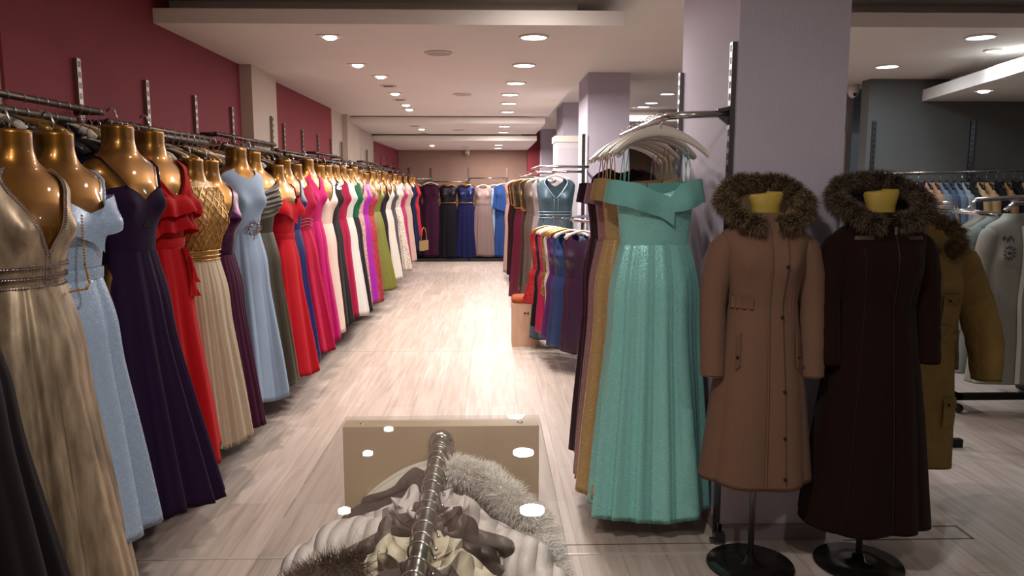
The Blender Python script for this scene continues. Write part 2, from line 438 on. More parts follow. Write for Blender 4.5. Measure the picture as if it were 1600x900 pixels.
def coat(label, loc, rz, col, mat='wool', top=1.50, hem=.37, sh=.205, waist=.15, wz=1.14, ah=.245, fh=.2, bh=.17, cuff=.84, seed=1, amp=.05, folds=7, name='coat', cat='coat',
         armx=.235, quilt=0, group=None, sleeve_out=0.0, placket=True, n=130, depth=.1, arm_r=.062, neck=.075, elbow_fwd=.05, sleeves=True, arms=None):
    root = thing(name, label, cat, loc, rz, group); M = fabric(col, mat); H = top-hem
    ks = [(hem, ah, fh, bh), (hem+(wz-hem)*.5, (ah+waist)/2+.005, (fh+depth)/2+.01, (bh+depth)/2), (wz, waist, depth*1.0, depth*.9), (wz+(top-wz)*.45, waist*1.08+.01, depth*1.18, depth*.95),
          (wz+(top-wz)*.7, sh*.92, depth*1.1, depth*.95), (top-.05, sh, depth*.85, depth*.85), (top-.018, sh*.86, depth*.75, depth*.75), (top+.012, sh*.5, depth*.7, depth*.65), (top+.03, neck, .065, .065), (top+.05, neck*.9, .06, .06)]
    B = Body(ks, bust=.018, bz=wz+(top-wz)*.55, ex=2.4)
    rg = random.Random(seed); th = np.linspace(0, 2*PI, n, endpoint=False); ph = [rg.uniform(0, 6) for _ in range(4)]
    thp = th+.15*np.sin(2*th+ph[0])+.1*np.sin(3*th+ph[1]); g1 = np.abs(np.sin(thp*folds/2))*2-1.25
    G = []; zz = np.concatenate([np.linspace(top+.05, wz, 34 if not quilt else 80), np.linspace(wz, hem, 40 if not quilt else 60)[1:]])
    for z in zz:
        p = B.pos(np.degrees(th), np.full(n, z), 0)
        t = max(0, (wz-z)/(wz-hem)); k = 1+amp*g1*(t**.8)+.018*math.exp(-((z-wz)/.035)**2)*np.sin(th*34)
        if quilt: k = k+ .12*(abs(math.sin(z/quilt*PI))**.6-.7)
        p[:, 0] *= k; p[:, 1] *= k; p[:, 2] += t*.006*np.sin(3*th+ph[2])
        if neck > .08:      # crumpled cloth
            p[:, 0] += .010*np.sin(z*41+th*5+ph[0])+.006*np.sin(z*90-th*9); p[:, 1] += .012*np.sin(z*33-th*4+ph[1])+.007*np.sin(z*71+th*7); p[:, 2] += .008*np.sin(th*6+z*30+ph[2])
        G.append([tuple(map(float, q)) for q in p])
    G.append([(x*.97, y*.97, z+.004) for x, y, z in G[-1]]); G.append([(x*.95, y*.95, z+.06) for x, y, z in G[-2]])
    if neck > .08: G = [[(x*.05, y*.05, z-.05) for x, y, z in G[0]], [(x*.8, y*.8, z-.02) for x, y, z in G[0]]]+G
    mb = MB(); mb.grid(G, True); mb.build('body', M, root)
    def sleeve(sg):
        if arms: pts = [Vector((sg*p[0] if len(p) < 5 else p[0], p[1], p[2])) for p in arms]; rs0 = [p[3] for p in arms]
        else:
            pts = [Vector(p) for p in ((sg*(sh-.075), 0, top-.055), (sg*(sh-.02), -.004, top-.085), (sg*(armx-.012+sleeve_out*.3), -.01, top-.2), (sg*(armx+sleeve_out*.7), -.012, (top+cuff)/2), (sg*(armx+sleeve_out), -elbow_fwd, cuff))]
            rs0 = [arm_r*.7, arm_r*1.12, arm_r*1.08, arm_r*.95, arm_r*.92]
        # resample
        P = []; Rr = []; m = 40 if quilt else 26
        L = [0]
        for a, b in zip(pts, pts[1:]): L.append(L[-1]+(b-a).length)
        for i in range(m):
            s = L[-1]*i/(m-1)
            c = [float(np.interp(s, L, [p[k] for p in pts])) for k in range(3)]
            P.append(c); Rr.append(float(np.interp(s, L, rs0)))
        P = np.array(P); k3 = np.array([1, 2, 3, 2, 1])/9
        for k in range(3):
            c = P[:, k]; cp = np.concatenate([c[:1], c[:1], c, c[-1:], c[-1:]]); P[:, k] = np.convolve(cp, k3, 'valid')
        rr = [r*(1+(.2*(abs(math.sin(i/(m-1)*L[-1]/quilt*PI))**.6-.7) if quilt else .02*math.sin(i*1.7+ph[0]))) for i, r in enumerate(Rr)]
        q = MB(); q.tube(list(map(tuple, P)), rr, 22, cap=False)
        e = P[-1]; q.tube([tuple(e), tuple(e+np.array([0, 0, .003])), tuple(e+np.array([0, 0, .05]))], [rr[-1], rr[-1]*.88, rr[-1]*.85], 22, cap=False)
        return q
    if sleeves:
        for sg in (-1, 1): sleeve(sg).build('sleeve', M, root)
    return root, B
def fur(name, path, r, cnt, length, mat, parent, seed=0, droop=.3, closed=False, base=True):
    rg = np.random.default_rng(seed); P = np.array(path, float); m = len(P)
    if base:
        b = MB(); b.tube([tuple(p) for p in P], r*.8, 12, cap=True)
        me_v, me_f = b.v, b.f
    else: me_v, me_f = [], []
    u = rg.uniform(0, m-1.001, cnt); i = u.astype(int); fr = (u-i)[:, None]
    c = P[i]*(1-fr)+P[i+1]*fr; d = P[i+1]-P[i]; d /= np.linalg.norm(d, axis=1)[:, None]+1e-9
    rv = rg.normal(size=(cnt, 3)); rv -= (rv*d).sum(1)[:, None]*d; rv /= np.linalg.norm(rv, axis=1)[:, None]
    base_p = c+rv*r*.75
    dirv = rv+rg.normal(size=(cnt, 3))*.3+np.sin(u[:, None]*np.array([1.9, 2.7, 2.3])+np.array([0, 2, 4]))*.4; dirv[:, 2] -= droop; dirv /= np.linalg.norm(dirv, axis=1)[:, None]
    Ls = length*rg.uniform(.5, 1.15, cnt)[:, None]; mid = base_p+dirv*Ls*.55; tip = base_p+dirv*Ls; tip[:, 2] -= Ls[:, 0]*.18
    s = np.cross(dirv, rg.normal(size=(cnt, 3))); s /= np.linalg.norm(s, axis=1)[:, None]; s2 = np.cross(dirv, s)
    wd = .0006+length*.010
    vs = np.stack([base_p+s*wd, base_p-s*.5*wd+s2*.87*wd, base_p-s*.5*wd-s2*.87*wd, mid+s*wd*.7, mid-s*.35*wd+s2*.6*wd, mid-s*.35*wd-s2*.6*wd, tip], 1).reshape(-1, 3)
    fi = []
    for k in range(cnt):
        o = k*7+len(me_v)
        fi += [(o, o+1, o+4, o+3), (o+1, o+2, o+5, o+4), (o+2, o, o+3, o+5), (o+3, o+4, o+6), (o+4, o+5, o+6), (o+5, o+3, o+6)]
    nb = len(me_f)
    me = bpy.data.meshes.new(name); me.from_pydata(list(me_v)+[tuple(v) for v in vs], [], list(me_f)+fi)
    at = me.attributes.new('tint', 'FLOAT', 'FACE')
    tt = rg.uniform(0, 1, cnt)**1.3
    at.data.foreach_set('value', np.concatenate([np.full(nb, .1), (tt[:, None]*np.array([.35, .35, .35, 1, 1, 1])).ravel()]).astype(np.float32))
    me.materials.append(mat); me.polygons.foreach_set('use_smooth', [True]*len(me.polygons)); me.update()
    return link(name, me, parent)

# ================================================================== THE SETTING
def paint(name, c, rough=.85, var=.05, tex=0):
    N = NT(name); L = lin(c); v = N.coord((3, 3, 3)); nz = N.n('ShaderNodeTexNoise', i_Scale=1.0, i_Detail=5.0); N.l(v, nz.inputs['Vector'])
    N.l(N.ramp(nz.outputs[0], [(.3, mul(L, 1-var)), (.7, mul(L, 1+var))]), N.b.inputs['Base Color']); N.set(Roughness=rough)
    v2 = N.coord((220, 220, 220) if not tex else (160, 160, 20)); n2 = N.n('ShaderNodeTexNoise', i_Scale=1.0, i_Detail=2.0); N.l(v2, n2.inputs['Vector'])
    N.bump(n2.outputs[0], .15 if not tex else .5, .001 if not tex else .003); return N.m
RED = paint('red_wallpaper', '#84303a', .8, .05, 1); BEIGE = paint('beige_wall', '#c3b3a6'); CEIL = paint('ceiling_white', '#e6e0da', .9, .02)
TAUPE = paint('taupe_wall', '#a08375'); LILAC = paint('lilac_grey_paper', '#bcb6c6', .8, .04, 1); GREY = paint('dark_grey_wall', '#636361', .85, .05, 1); LGREY = paint('light_grey_wall', '#8b8b87')
def floormat():
    N = NT('pale_wood_laminate'); v = N.coord((1, 1, 1), (0, 0, PI/2))
    br = N.n('ShaderNodeTexBrick', i_Scale=1.0); br.inputs['Color1'].default_value = lin('#bdb1a8'); br.inputs['Color2'].default_value = lin('#cabfb7')
    br.inputs['Mortar'].default_value = lin('#9d9189'); br.inputs['Mortar Size'].default_value = .0015; br.inputs['Brick Width'].default_value = 1.25; br.inputs['Row Height'].default_value = .19
    br.offset = .37; br.inputs['Bias'].default_value = 0.0; N.l(v, br.inputs['Vector'])
    g = N.coord((26, 1.6, 1)); nz = N.n('ShaderNodeTexNoise', i_Scale=1.0, i_Detail=6.0, i_Distortion=.8); N.l(g, nz.inputs['Vector'])
    c = N.ramp(nz.outputs[0], [(.25, lin('#cfc7c0')), (.75, (1, 1, 1, 1))])
    mx = N.n('ShaderNodeMix', data_type='RGBA', blend_type='MULTIPLY'); mx.inputs[0].default_value = .9
    N.l(br.outputs['Color'], mx.inputs[6]); N.l(c, mx.inputs[7]); N.l(mx.outputs[2], N.b.inputs['Base Color'])
    N.set(Roughness=.5); N.b.inputs['Specular IOR Level'].default_value = .45
    N.bump(nz.outputs[0], .06, .002); return N.m
def struct(name, mb, mat): return tag(mb.build(name, mat), kind='structure')
FLOOR = floormat()
struct('floor', MB().box(-2.1, 8, -3.5, 17, -.1, 0), FLOOR)
struct('ceiling', MB().box(-2.1, 8, -3.5, 17, 2.73, 2.9), CEIL)
def drop(x0, x1, y0, y1, z, th=.085, rec=.25, left=True):
    m = MB().box(x0, x1, y0, y1, z, z+th)
    m.box(x0 if left else x0+rec, x1-rec, y0+rec, y1-.02, z+th, 2.74)
    return struct('ceiling', m, CEIL)
drop(-2.02, .80, 4.75, 10.85, 2.55)
drop(-2.02, .76, 10.88, 13.15, 2.456)
drop(-2.02, .78, 13.19, 16.82, 2.35)
drop(1.95, 8, 4.75, 7.75, 2.55, left=False)
drop(1.5, 3.4, 11.6, 16.8, 2.55, left=False)
m = MB(); sk = lambda v: (v[0]+(7.0-v[1])*-.19, v[1], v[2])
m.box(3.9, 8.3, 4.0, 7.05, 2.355, 2.455, sk).box(4.15, 8.3, 4.25, 7.05, 2.455, 2.56, sk); struct('ceiling', m, CEIL)
struct('wall_left', MB().box(-2.15, -2.0, -3.5, 17, 0, 2.74), BEIGE)
struct('wall_left', MB().box(-2.0, -1.985, 3.28, 6.3, 0, 2.74), RED)
struct('wall_left', MB().box(-2.0, -1.985, 7.0, 9.84, 0, 2.74), RED)
struct('wall_left', MB().box(-2.0, -1.985, 13.4, 16.8, 0, 2.74), RED)
struct('pillar', MB().box(-2.0, -1.89, 6.3, 7.0, 0, 2.74), BEIGE)
struct('pillar', MB().box(-2.0, -1.93, 10.6, 11.6, 0, 2.74), BEIGE)
struct('wall_back', MB().box(-2.1, 4, 16.8, 16.95, 0, 2.74), TAUPE)
struct('wall_back', MB().box(.78, 1.3, 16.3, 16.8, 0, 2.74), RED)
struct('wall_front', MB().box(-2.1, 8, -3.6, -3.5, 0, 2.74), BEIGE)
struct('pillar', MB().box(1.04, 1.508, 3.29, 4.25, 0, 2.74), LILAC)
struct('pillar', MB().box(.985, 1.412, 7.93, 8.74, 0, 2.74), LILAC)
struct('pillar', MB().box(.997, 1.45, 10.75, 11.8, 0, 2.74), LILAC)
struct('pillar', MB().box(1.03, 1.4, 15.83, 16.8, 0, 2.74), LILAC)
struct('wall_right', MB().box(1.3, 1.36, 8.74, 16.8, 0, 2.05), LILAC)
struct('wall_right', MB().box(3.414, 8, 7.0, 7.15, 0, 2.74), GREY)
struct('wall_right', MB().box(1.9, 3.60, 7.7, 7.85, 0, 2.2), LGREY)
struct('wall_right', MB().box(2.9, 3.60, 7.7, 7.85, 2.2, 2.74), LGREY)
struct('wall_right', MB().box(3.4, 3.5, 7.85, 16.8, 0, 2.74), LGREY)
struct('wall_right', MB().box(7.9, 8, -3.5, 7, 0, 2.74), GREY)
struct('baseboard_left', MB().box(-1.985, -1.97, 3.28, 6.3, 0, .09).box(-1.985, -1.97, 7.0, 9.84, 0, .09), WHITEP)
struct('baseboard_right', MB().box(1.028, 1.52, 3.278, 3.29, 0, .075).box(1.028, 1.04, 3.278, 4.26, 0, .075), simple('lilac_skirting', '#8f858c', .6))
STRIP = simple('pale_floor_strip', '#cfc8bf', .3, .3); DSTRIP = simple('dark_floor_joint', '#5d534d', .6)
for i, (y, mt) in enumerate(((3.17, STRIP), (7.36, STRIP), (10.07, STRIP), (13.9, STRIP))):
    struct('trim_%d' % (i+1), MB().box(-2.0 if y > 5 else -1.6, 1.0, y-.007, y+.007, 0, .002), mt)
struct('trim_5', MB().box(-.412, -.407, .6, 3.3, 0, .0016).box(.148, .153, .6, 3.3, 0, .0016).box(-.4, 1.03, 3.255, 3.26, 0, .0016), DSTRIP)
h = MB()
for a, b in (((1.6, 3.27), (2.195, 3.27)), ((2.195, 3.27), (2.20, 3.40)), ((2.20, 3.40), (1.6, 3.40))):
    h.box(min(a[0], b[0])-.003, max(a[0], b[0])+.003, min(a[1], b[1])-.004, max(a[1], b[1])+.004, 0, .0015)
struct('trim_6', h, DSTRIP)

# ================================================================== LAMPS
def emat(name, c, s):
    N = NT(name); N.set(Base_Color=(1, 1, 1, 1)); N.b.inputs['Emission Color'].default_value = (*c, 1); N.b.inputs['Emission Strength'].default_value = s; return N.m
EM_R = emat('led_diffuser', (1, .95, .9), 5); EM_C = emat('led_diffuser_cool', (.9, .97, 1), 4); EM_S = emat('spot_lens', (1, .88, .78), 8)
TRIMW = simple('white_fixture', '#d8d0c8', .5)
def round_light(x, y, z, label, power=None, c=NEUT, em=EM_R, group=None, r=.085):
    t = thing('ceiling_light', label, 'ceiling light', (x, y, z), 0, group)
    MB().lathe([(r+.012, 0), (r+.012, -.006), (r, -.012), (r-.002, -.006), (r-.002, 0)], 32).build('frame', TRIMW, t)
    MB().lathe([(.001, -.009), (r-.004, -.009), (r-.004, -.007), (.001, -.007)], 32, cap=False).build('diffuser', em, t)
    ld = bpy.data.lights.new('lamp', 'AREA'); ld.shape = 'DISK'; ld.size = 2*r; ld.energy = power or P_ROUND; ld.color = c
    lo = bpy.data.objects.new('lamp', ld); COL.objects.link(lo); lo.parent = t; lo.location = (0, 0, -.014)
for i, (x, y, z) in enumerate([(.28, 5.1, 2.55), (.268, 6.265, 2.55), (.237, 7.335, 2.55), (.206, 8.245, 2.55), (.213, 9.127, 2.55), (.22, 10.137, 2.55), (.2, 11.37, 2.456), (.205, 12.6, 2.456), (.147, 14.44, 2.35), (.146, 15.66, 2.35), (.28, 4.35, 2.73)]):
    lb = ['nearest round white ceiling light above the aisle', 'second nearest round ceiling light above the aisle', 'third round ceiling light from the front of the dropped panel', 'fourth round ceiling light from the front of the dropped panel',
          'fifth round ceiling light from the front of the dropped panel', 'sixth round ceiling light, last on the first dropped panel', 'round ceiling light at the front of the middle dropped panel', 'round ceiling light at the rear of the middle dropped panel',
          'round ceiling light at the front of the lowest far panel', 'round ceiling light nearest the back wall', 'round ceiling light in front of the first dropped panel edge'][i]
    round_light(x, y, z, lb, P_ROUND*(.12 if i == 10 else .8 if i < 1 else 1.25 if i > 7 else 1), group='round ceiling lights over the aisle')
for x, y, lb in ((-.9, 1.2, 'round ceiling light over the left rack on the viewer side'), (.9, .2, 'round ceiling light behind the viewer on the right'), (-.1, 1.3, 'added round ceiling light brightening the glass topped display')):  # the one above the display is an added, unseen lamp brightening rack and jackets
    round_light(x, y, 2.73, lb, P_ROUND*(.1 if x < -.5 else .55 if x > 0 else 1.0))
for x, y, z, lb in ((2.19, 9.69, 2.73, 'round ceiling light right of the second pillar, nearest of three'), (2.21, 10.72, 2.73, 'round ceiling light right of the second pillar, middle of three'), (2.2, 11.25, 2.73, 'round ceiling light right of the second pillar, farthest of three')):
    round_light(x, y, z, lb, P_ROUND*.35, group='ceiling lights beyond the second pillar')
for x, y, z, lb in ((3.15, 5.02, 2.55, 'large round ceiling light over the coat section, nearest the front'), (3.18, 6.25, 2.55, 'large round ceiling light near the dark grey wall'), (3.554, 5.508, 2.55, 'small round ceiling light beside the stepped panel on the right')):
    round_light(x, y, z, lb, P_COOL, COOL, EM_C, 'ceiling lights over the coat section', .085 if x < 3.4 else .05)
for x, y, pl in ((5.4, 1.6, 'behind the khaki parka side'), (6, 4.5, 'over the grey coats side'), (6.2, -.6, 'behind the viewer side')):
    round_light(x, y, 2.73 if y < 4 else 2.355, 'round cool ceiling light far right, '+pl, P_COOL*1.0, COOL, EM_C, 'cool ceiling lights over the open right floor')
def spot_light(x, y, z, label, lit=True, aim=(-1.45, 1.0), tilt=.4, power=None):
    t = thing('recessed_spotlight', label, 'spotlight', (x, y, z), 0, 'square recessed spotlights on the left')
    f = MB()
    for a in ((-.075, .075, -.075, -.05), (-.075, .075, .05, .075), (-.075, -.05, -.05, .05), (.05, .075, -.05, .05)): f.box(*a, -.006, .002)
    f.build('frame', TRIMW, t)
    MB().box(-.05, .05, -.05, .05, -.004, .001).build('housing', BLACKM, t)
    if lit:
        MB().lathe([(.001, -.02), (.025, -.02), (.044, -.009), (.044, -.004), (.001, -.004)], 20, cap=False).build('lens', EM_S, t)
        ld = bpy.data.lights.new('lamp', 'SPOT'); ld.energy = power or P_SPOT; ld.color = WARM; ld.spot_size = R(95); ld.spot_blend = .7; ld.shadow_soft_size = .04
        lo = bpy.data.objects.new('lamp', ld); COL.objects.link(lo); lo.parent = t; lo.location = (0, 0, -.03)
        d = Vector((aim[0]-x, tilt, aim[1]-z)); lo.rotation_euler = d.to_track_quat('-Z', 'Y').to_euler()
sp = [(-1.03, 5.14, 2.55, 1), (-1.05, 6.3, 2.55, 1), (-.96, 6.95, 2.55, 1), (-.98, 7.6, 2.55, 0), (-.99, 8.22, 2.55, 1), (-1.01, 8.8, 2.55, 0), (-1.0, 9.35, 2.55, 1), (-1.02, 9.9, 2.55, 1), (-1.1, 11.4, 2.456, 0), (-1.05, 11.95, 2.456, 1), (-1.1, 12.9, 2.456, 0), (-1.1, 14.7, 2.35, 1)]
od = ['nearest', 'second', 'third', 'fourth', 'fifth', 'sixth', 'seventh', 'eighth']
for i, (x, y, z, lit) in enumerate(sp):
    lb = ('%s square recessed spotlight from the front of the first panel, %s' % (od[i], 'lit' if lit else 'unlit')) if i < 8 else ['unlit square spotlight at the front of the middle panel', 'lit square spotlight in the middle panel', 'unlit square spotlight at the rear of the middle panel', 'lit square spotlight in the lowest far panel'][i-8]
    spot_light(x, y, z, lb, lit, aim=(-.75, 0) if i in (1, 4) else (-1.3, .8), tilt=[-.7, .3, -.2, 0, .4, 0, .2, .5, 0, .4, 0, .8][i])
spot_light(-1.0, 3.9, 2.73, 'added square spotlight before the first panel edge, for gold gown highlights', aim=(-1.5, 1.2), tilt=-.6, power=P_SPOT*.2)  # unseen weak spot, kept to put highlights on the gold gown
spot_light(3.95, 6.2, 2.355, 'small square spotlight in the stepped panel on the right', aim=(3.9, 1.0), tilt=.5, power=P_SPOT*.06)
for x, y, z, lb in ((-.374, 5.72, 2.55, 'round white ceiling speaker nearest the front'), (-.29, 8.26, 2.55, 'round white ceiling speaker mid way down the first panel'), (-.49, 12.16, 2.456, 'round white ceiling speaker in the middle panel'), (-.5, 15.2, 2.35, 'round white ceiling speaker in the far low panel')):
    t = thing('ceiling_speaker', lb, 'speaker', (x, y, z), 0, 'round ceiling speakers')
    MB().lathe([(.1, 0), (.1, -.008), (.088, -.012), (.086, -.006)], 32).build('rim', TRIMW, t)
    MB().lathe([(.001, -.008), (.084, -.007), (.084, -.004), (.001, -.004)], 32, cap=False).build('grille', simple('speaker_grille', '#b9afa6', .7), t)
for x, y, z, lb in ((3.45, 7.4, 2.47, 'white dome security camera beside the dark grey wall corner'), (-.5, 16.7, 2.27, 'small white dome security camera on the back wall')):
    t = thing('security_camera', lb, 'camera', (x, y, z))
    MB().lathe([(.02, .09), (.05, .085), (.055, .02), (.05, 0)], 20).build('housing', TRIMW, t)
    MB().sphere((0, 0, 0), .045, 16, 8).build('dome', WHITEP, t); MB().sphere((0, -.035, -.012), .018, 10, 6).build('lens', BLACKP, t)

# ================================================================== RACKS ON THE LEFT WALL
def upright(x, y, z0, z1, label, group, face='x', mat=UPR):
    """slotted metal strip"""
    t = thing('slotted_upright', label, 'wall upright', (x, y, 0), 0, group); q = MB(); s = MB(); w = .017
    if face == 'x':
        q.box(0, .022, -w, w, z0, z1)
        for z in np.arange(z1-.04, max(z0, 1.5), -.05): s.box(.0215, .0232, -.009, -.004, z, z+.028).box(.0215, .0232, .004, .009, z, z+.028)
    elif face == '-x':
        q.box(-.022, 0, -w, w, z0, z1)
        for z in np.arange(z1-.04, max(z0, 1.4), -.05): s.box(-.0232, -.0215, -.009, -.004, z, z+.028).box(-.0232, -.0215, .004, .009, z, z+.028)
    else:
        q.box(-w, w, -.022, 0, z0, z1)
        for z in np.arange(z1-.04, max(z0, 1.5), -.05): s.box(-.009, -.004, -.0232, -.0215, z, z+.028).box(.004, .009, -.0232, -.0215, z, z+.028)
    q.build('strip', mat, t); s.build('slots', BLACKM, t); return t
ys = [3.1, 3.83, 4.57, 5.3, 6.04, 6.78, 7.52, 8.25, 8.98, 9.7, 10.4, 11.1, 11.8, 12.5, 13.3, 14.1, 14.9, 15.7]
for i, y in enumerate(ys):
    upright(-1.985 if not 6.3 < y < 7 else -1.888, y, .2, 2.2-.004*(y-4), 'slotted metal upright on the left wall, number %s from the front' % ['one', 'two', 'three', 'four', 'five', 'six', 'seven', 'eight', 'nine', 'ten', 'eleven', 'twelve', 'thirteen', 'fourteen', 'fifteen', 'sixteen', 'seventeen', 'eighteen'][i], 'slotted uprights on the left wall')
def rail(label, pts, r=.014, mat=STEEL, group=None, brackets=(), name='hanging_rail'):
    t = thing(name, label, 'clothes rail', pts[0], 0, group); o = Vector(pts[0])
    MB().tube([Vector(p)-o for p in pts], r, 12).build('bar', mat, t)
    for b in brackets: MB().tube([Vector(p)-o for p in b], .009, 8, flat=1.6).build('bracket', mat, t)
    return t
for i in range(9):
    y0 = 2.35+i*1.48; y1 = y0+1.44; hi = i % 2 == 0
    zr = 1.945 if hi else 1.905; xr = -1.85
    oo = ['nearest', 'second', 'third', 'fourth', 'fifth', 'sixth', 'seventh', 'eighth', 'farthest'][i]
    rail('%s length of the rear steel rail fixed to the left wall uprights' % oo, [(xr, y0, zr), (xr, y1, zr)], .015, group='rear rails on the left wall',
         brackets=[[(-1.97, y0+.05, zr), (xr, y0+.05, zr)], [(-1.97, y1-.02, zr), (xr, y1-.02, zr)]])
    rail('%s length of the lower steel rail close behind the mannequin row' % oo, [(-1.70, y0-.3, 1.865-.012*(i > 0)), (-1.70, y1-.55, 1.865-.012*(i > 0))], .015, group='front rails on the left wall',
         brackets=[[(-1.97, y0, 1.85), (-1.70, y0, 1.85)], [(-1.97, y1-.6, 1.85), (-1.70, y1-.6, 1.85)]])
# hangers behind the mannequins
hW = hanger_mesh(WHITEP, .15); hB = hanger_mesh(BLACKP, .15); hG = hanger_mesh(GOLDP, .15); used = set()
rg = random.Random(3); y = 2.3; k = 0
while y < 13.2:
    far = y > 3.6
    c = rg.choices(['W', 'B', 'G'], [.3, .6, .1] if not far else [.3, .2, .5])[0]
    h0 = dict(W=hW, B=hB, G=hG)[c]; nm = dict(W='white plastic', B='black', G='gold')[c]
    front = k % 2 == 0
    lb = '%s hanger on the %s rail behind the mannequins' % (nm, 'lower' if front else 'upper rear'); gp = '%s hangers on the %s left wall rail' % (nm, 'lower' if front else 'rear')
    loc = (-1.70, y, 1.865+.016) if front else (-1.85, y, (1.945 if int((y-2.35)//1.48) % 2 == 0 else 1.905)+.017)
    rz = rg.uniform(-.35, .35)
    if c not in used: h0.location = loc; h0.rotation_euler = (0, 0, rz); h0['label'] = lb; h0['group'] = gp; used.add(c)
    else: dup(h0, loc, rz, lb, gp)
    y += rg.uniform(.03, .055) if y < 6 else .10; k += 1
# gowns deep on the rear rail, seen only in the gaps and at the hems
backcols = [('#141016', 'black'), ('#3a0f1c', 'burgundy'), ('#101433', 'navy'), ('#c9bfb2', 'ivory'), ('#7d0f1f', 'deep red'), ('#141016', 'black')]
protos = []
for j, (c, nm) in enumerate(backcols[:5]):
    protos.append(gown('%s gown packed on the rail behind the mannequin row' % nm, (-1.75, 2.2+j*.2, 0), 0, c, 'plain', 'round', .28, .13, .09, .09, 7, .1, j, zs=.13, sy=.35, sx=.75, n=60, rows=14, group='%s gowns packed behind the mannequin row' % nm, bust=.01))
y = 3.2; k = 0
while y < 13.6:
    j = [0, 0, 1, 2, 0, 4, 0, 3][k % 8]; p = protos[j]
    dup(p, (-1.75+rg.uniform(-.02, .02), y, rg.uniform(-.03, .03)), rg.uniform(-.12, .12)); y += .2; k += 1

# ================================================================== MANNEQUIN ROW
def mannequin(label, loc, rz):
    t = thing('mannequin', label, 'mannequin', loc, rz)
    zz = np.concatenate([np.linspace(.92, 1.5, 28), np.linspace(1.52, 1.75, 26)]); th = np.linspace(0, 360, 56, endpoint=False)
    G = [[tuple(map(float, q)) for q in MAN.pos(th, np.full(56, z))] for z in zz]
    c = G[-1]; G.append([(x*.9, y*.9, 1.754) for x, y, _ in c]); G.append([(x*.02, y*.02, 1.755) for x, y, _ in c])
    b = G[0]; G = [[(x*.02, y*.02, .905) for x, y, _ in b]]+G
    q = MB(); q.grid(G, True)
    for sg in (-1, 1): q.sphere((sg*.150, .0, 1.55), .046, 16, 10, (.75, 1.1, 1.2))
    q.build('torso', GOLD, t)
    h = MB(); h.tube([(0, 0, 1.75), (0, .0, 1.79), (0, .01, 1.815), (0, .03, 1.825), (0, .045, 1.81)], .004, 6); h.build('hook', CHROME, t)
    return t
def rowY(bustpx): return 1392/(767-bustpx)
A = R(-20)+PI/2
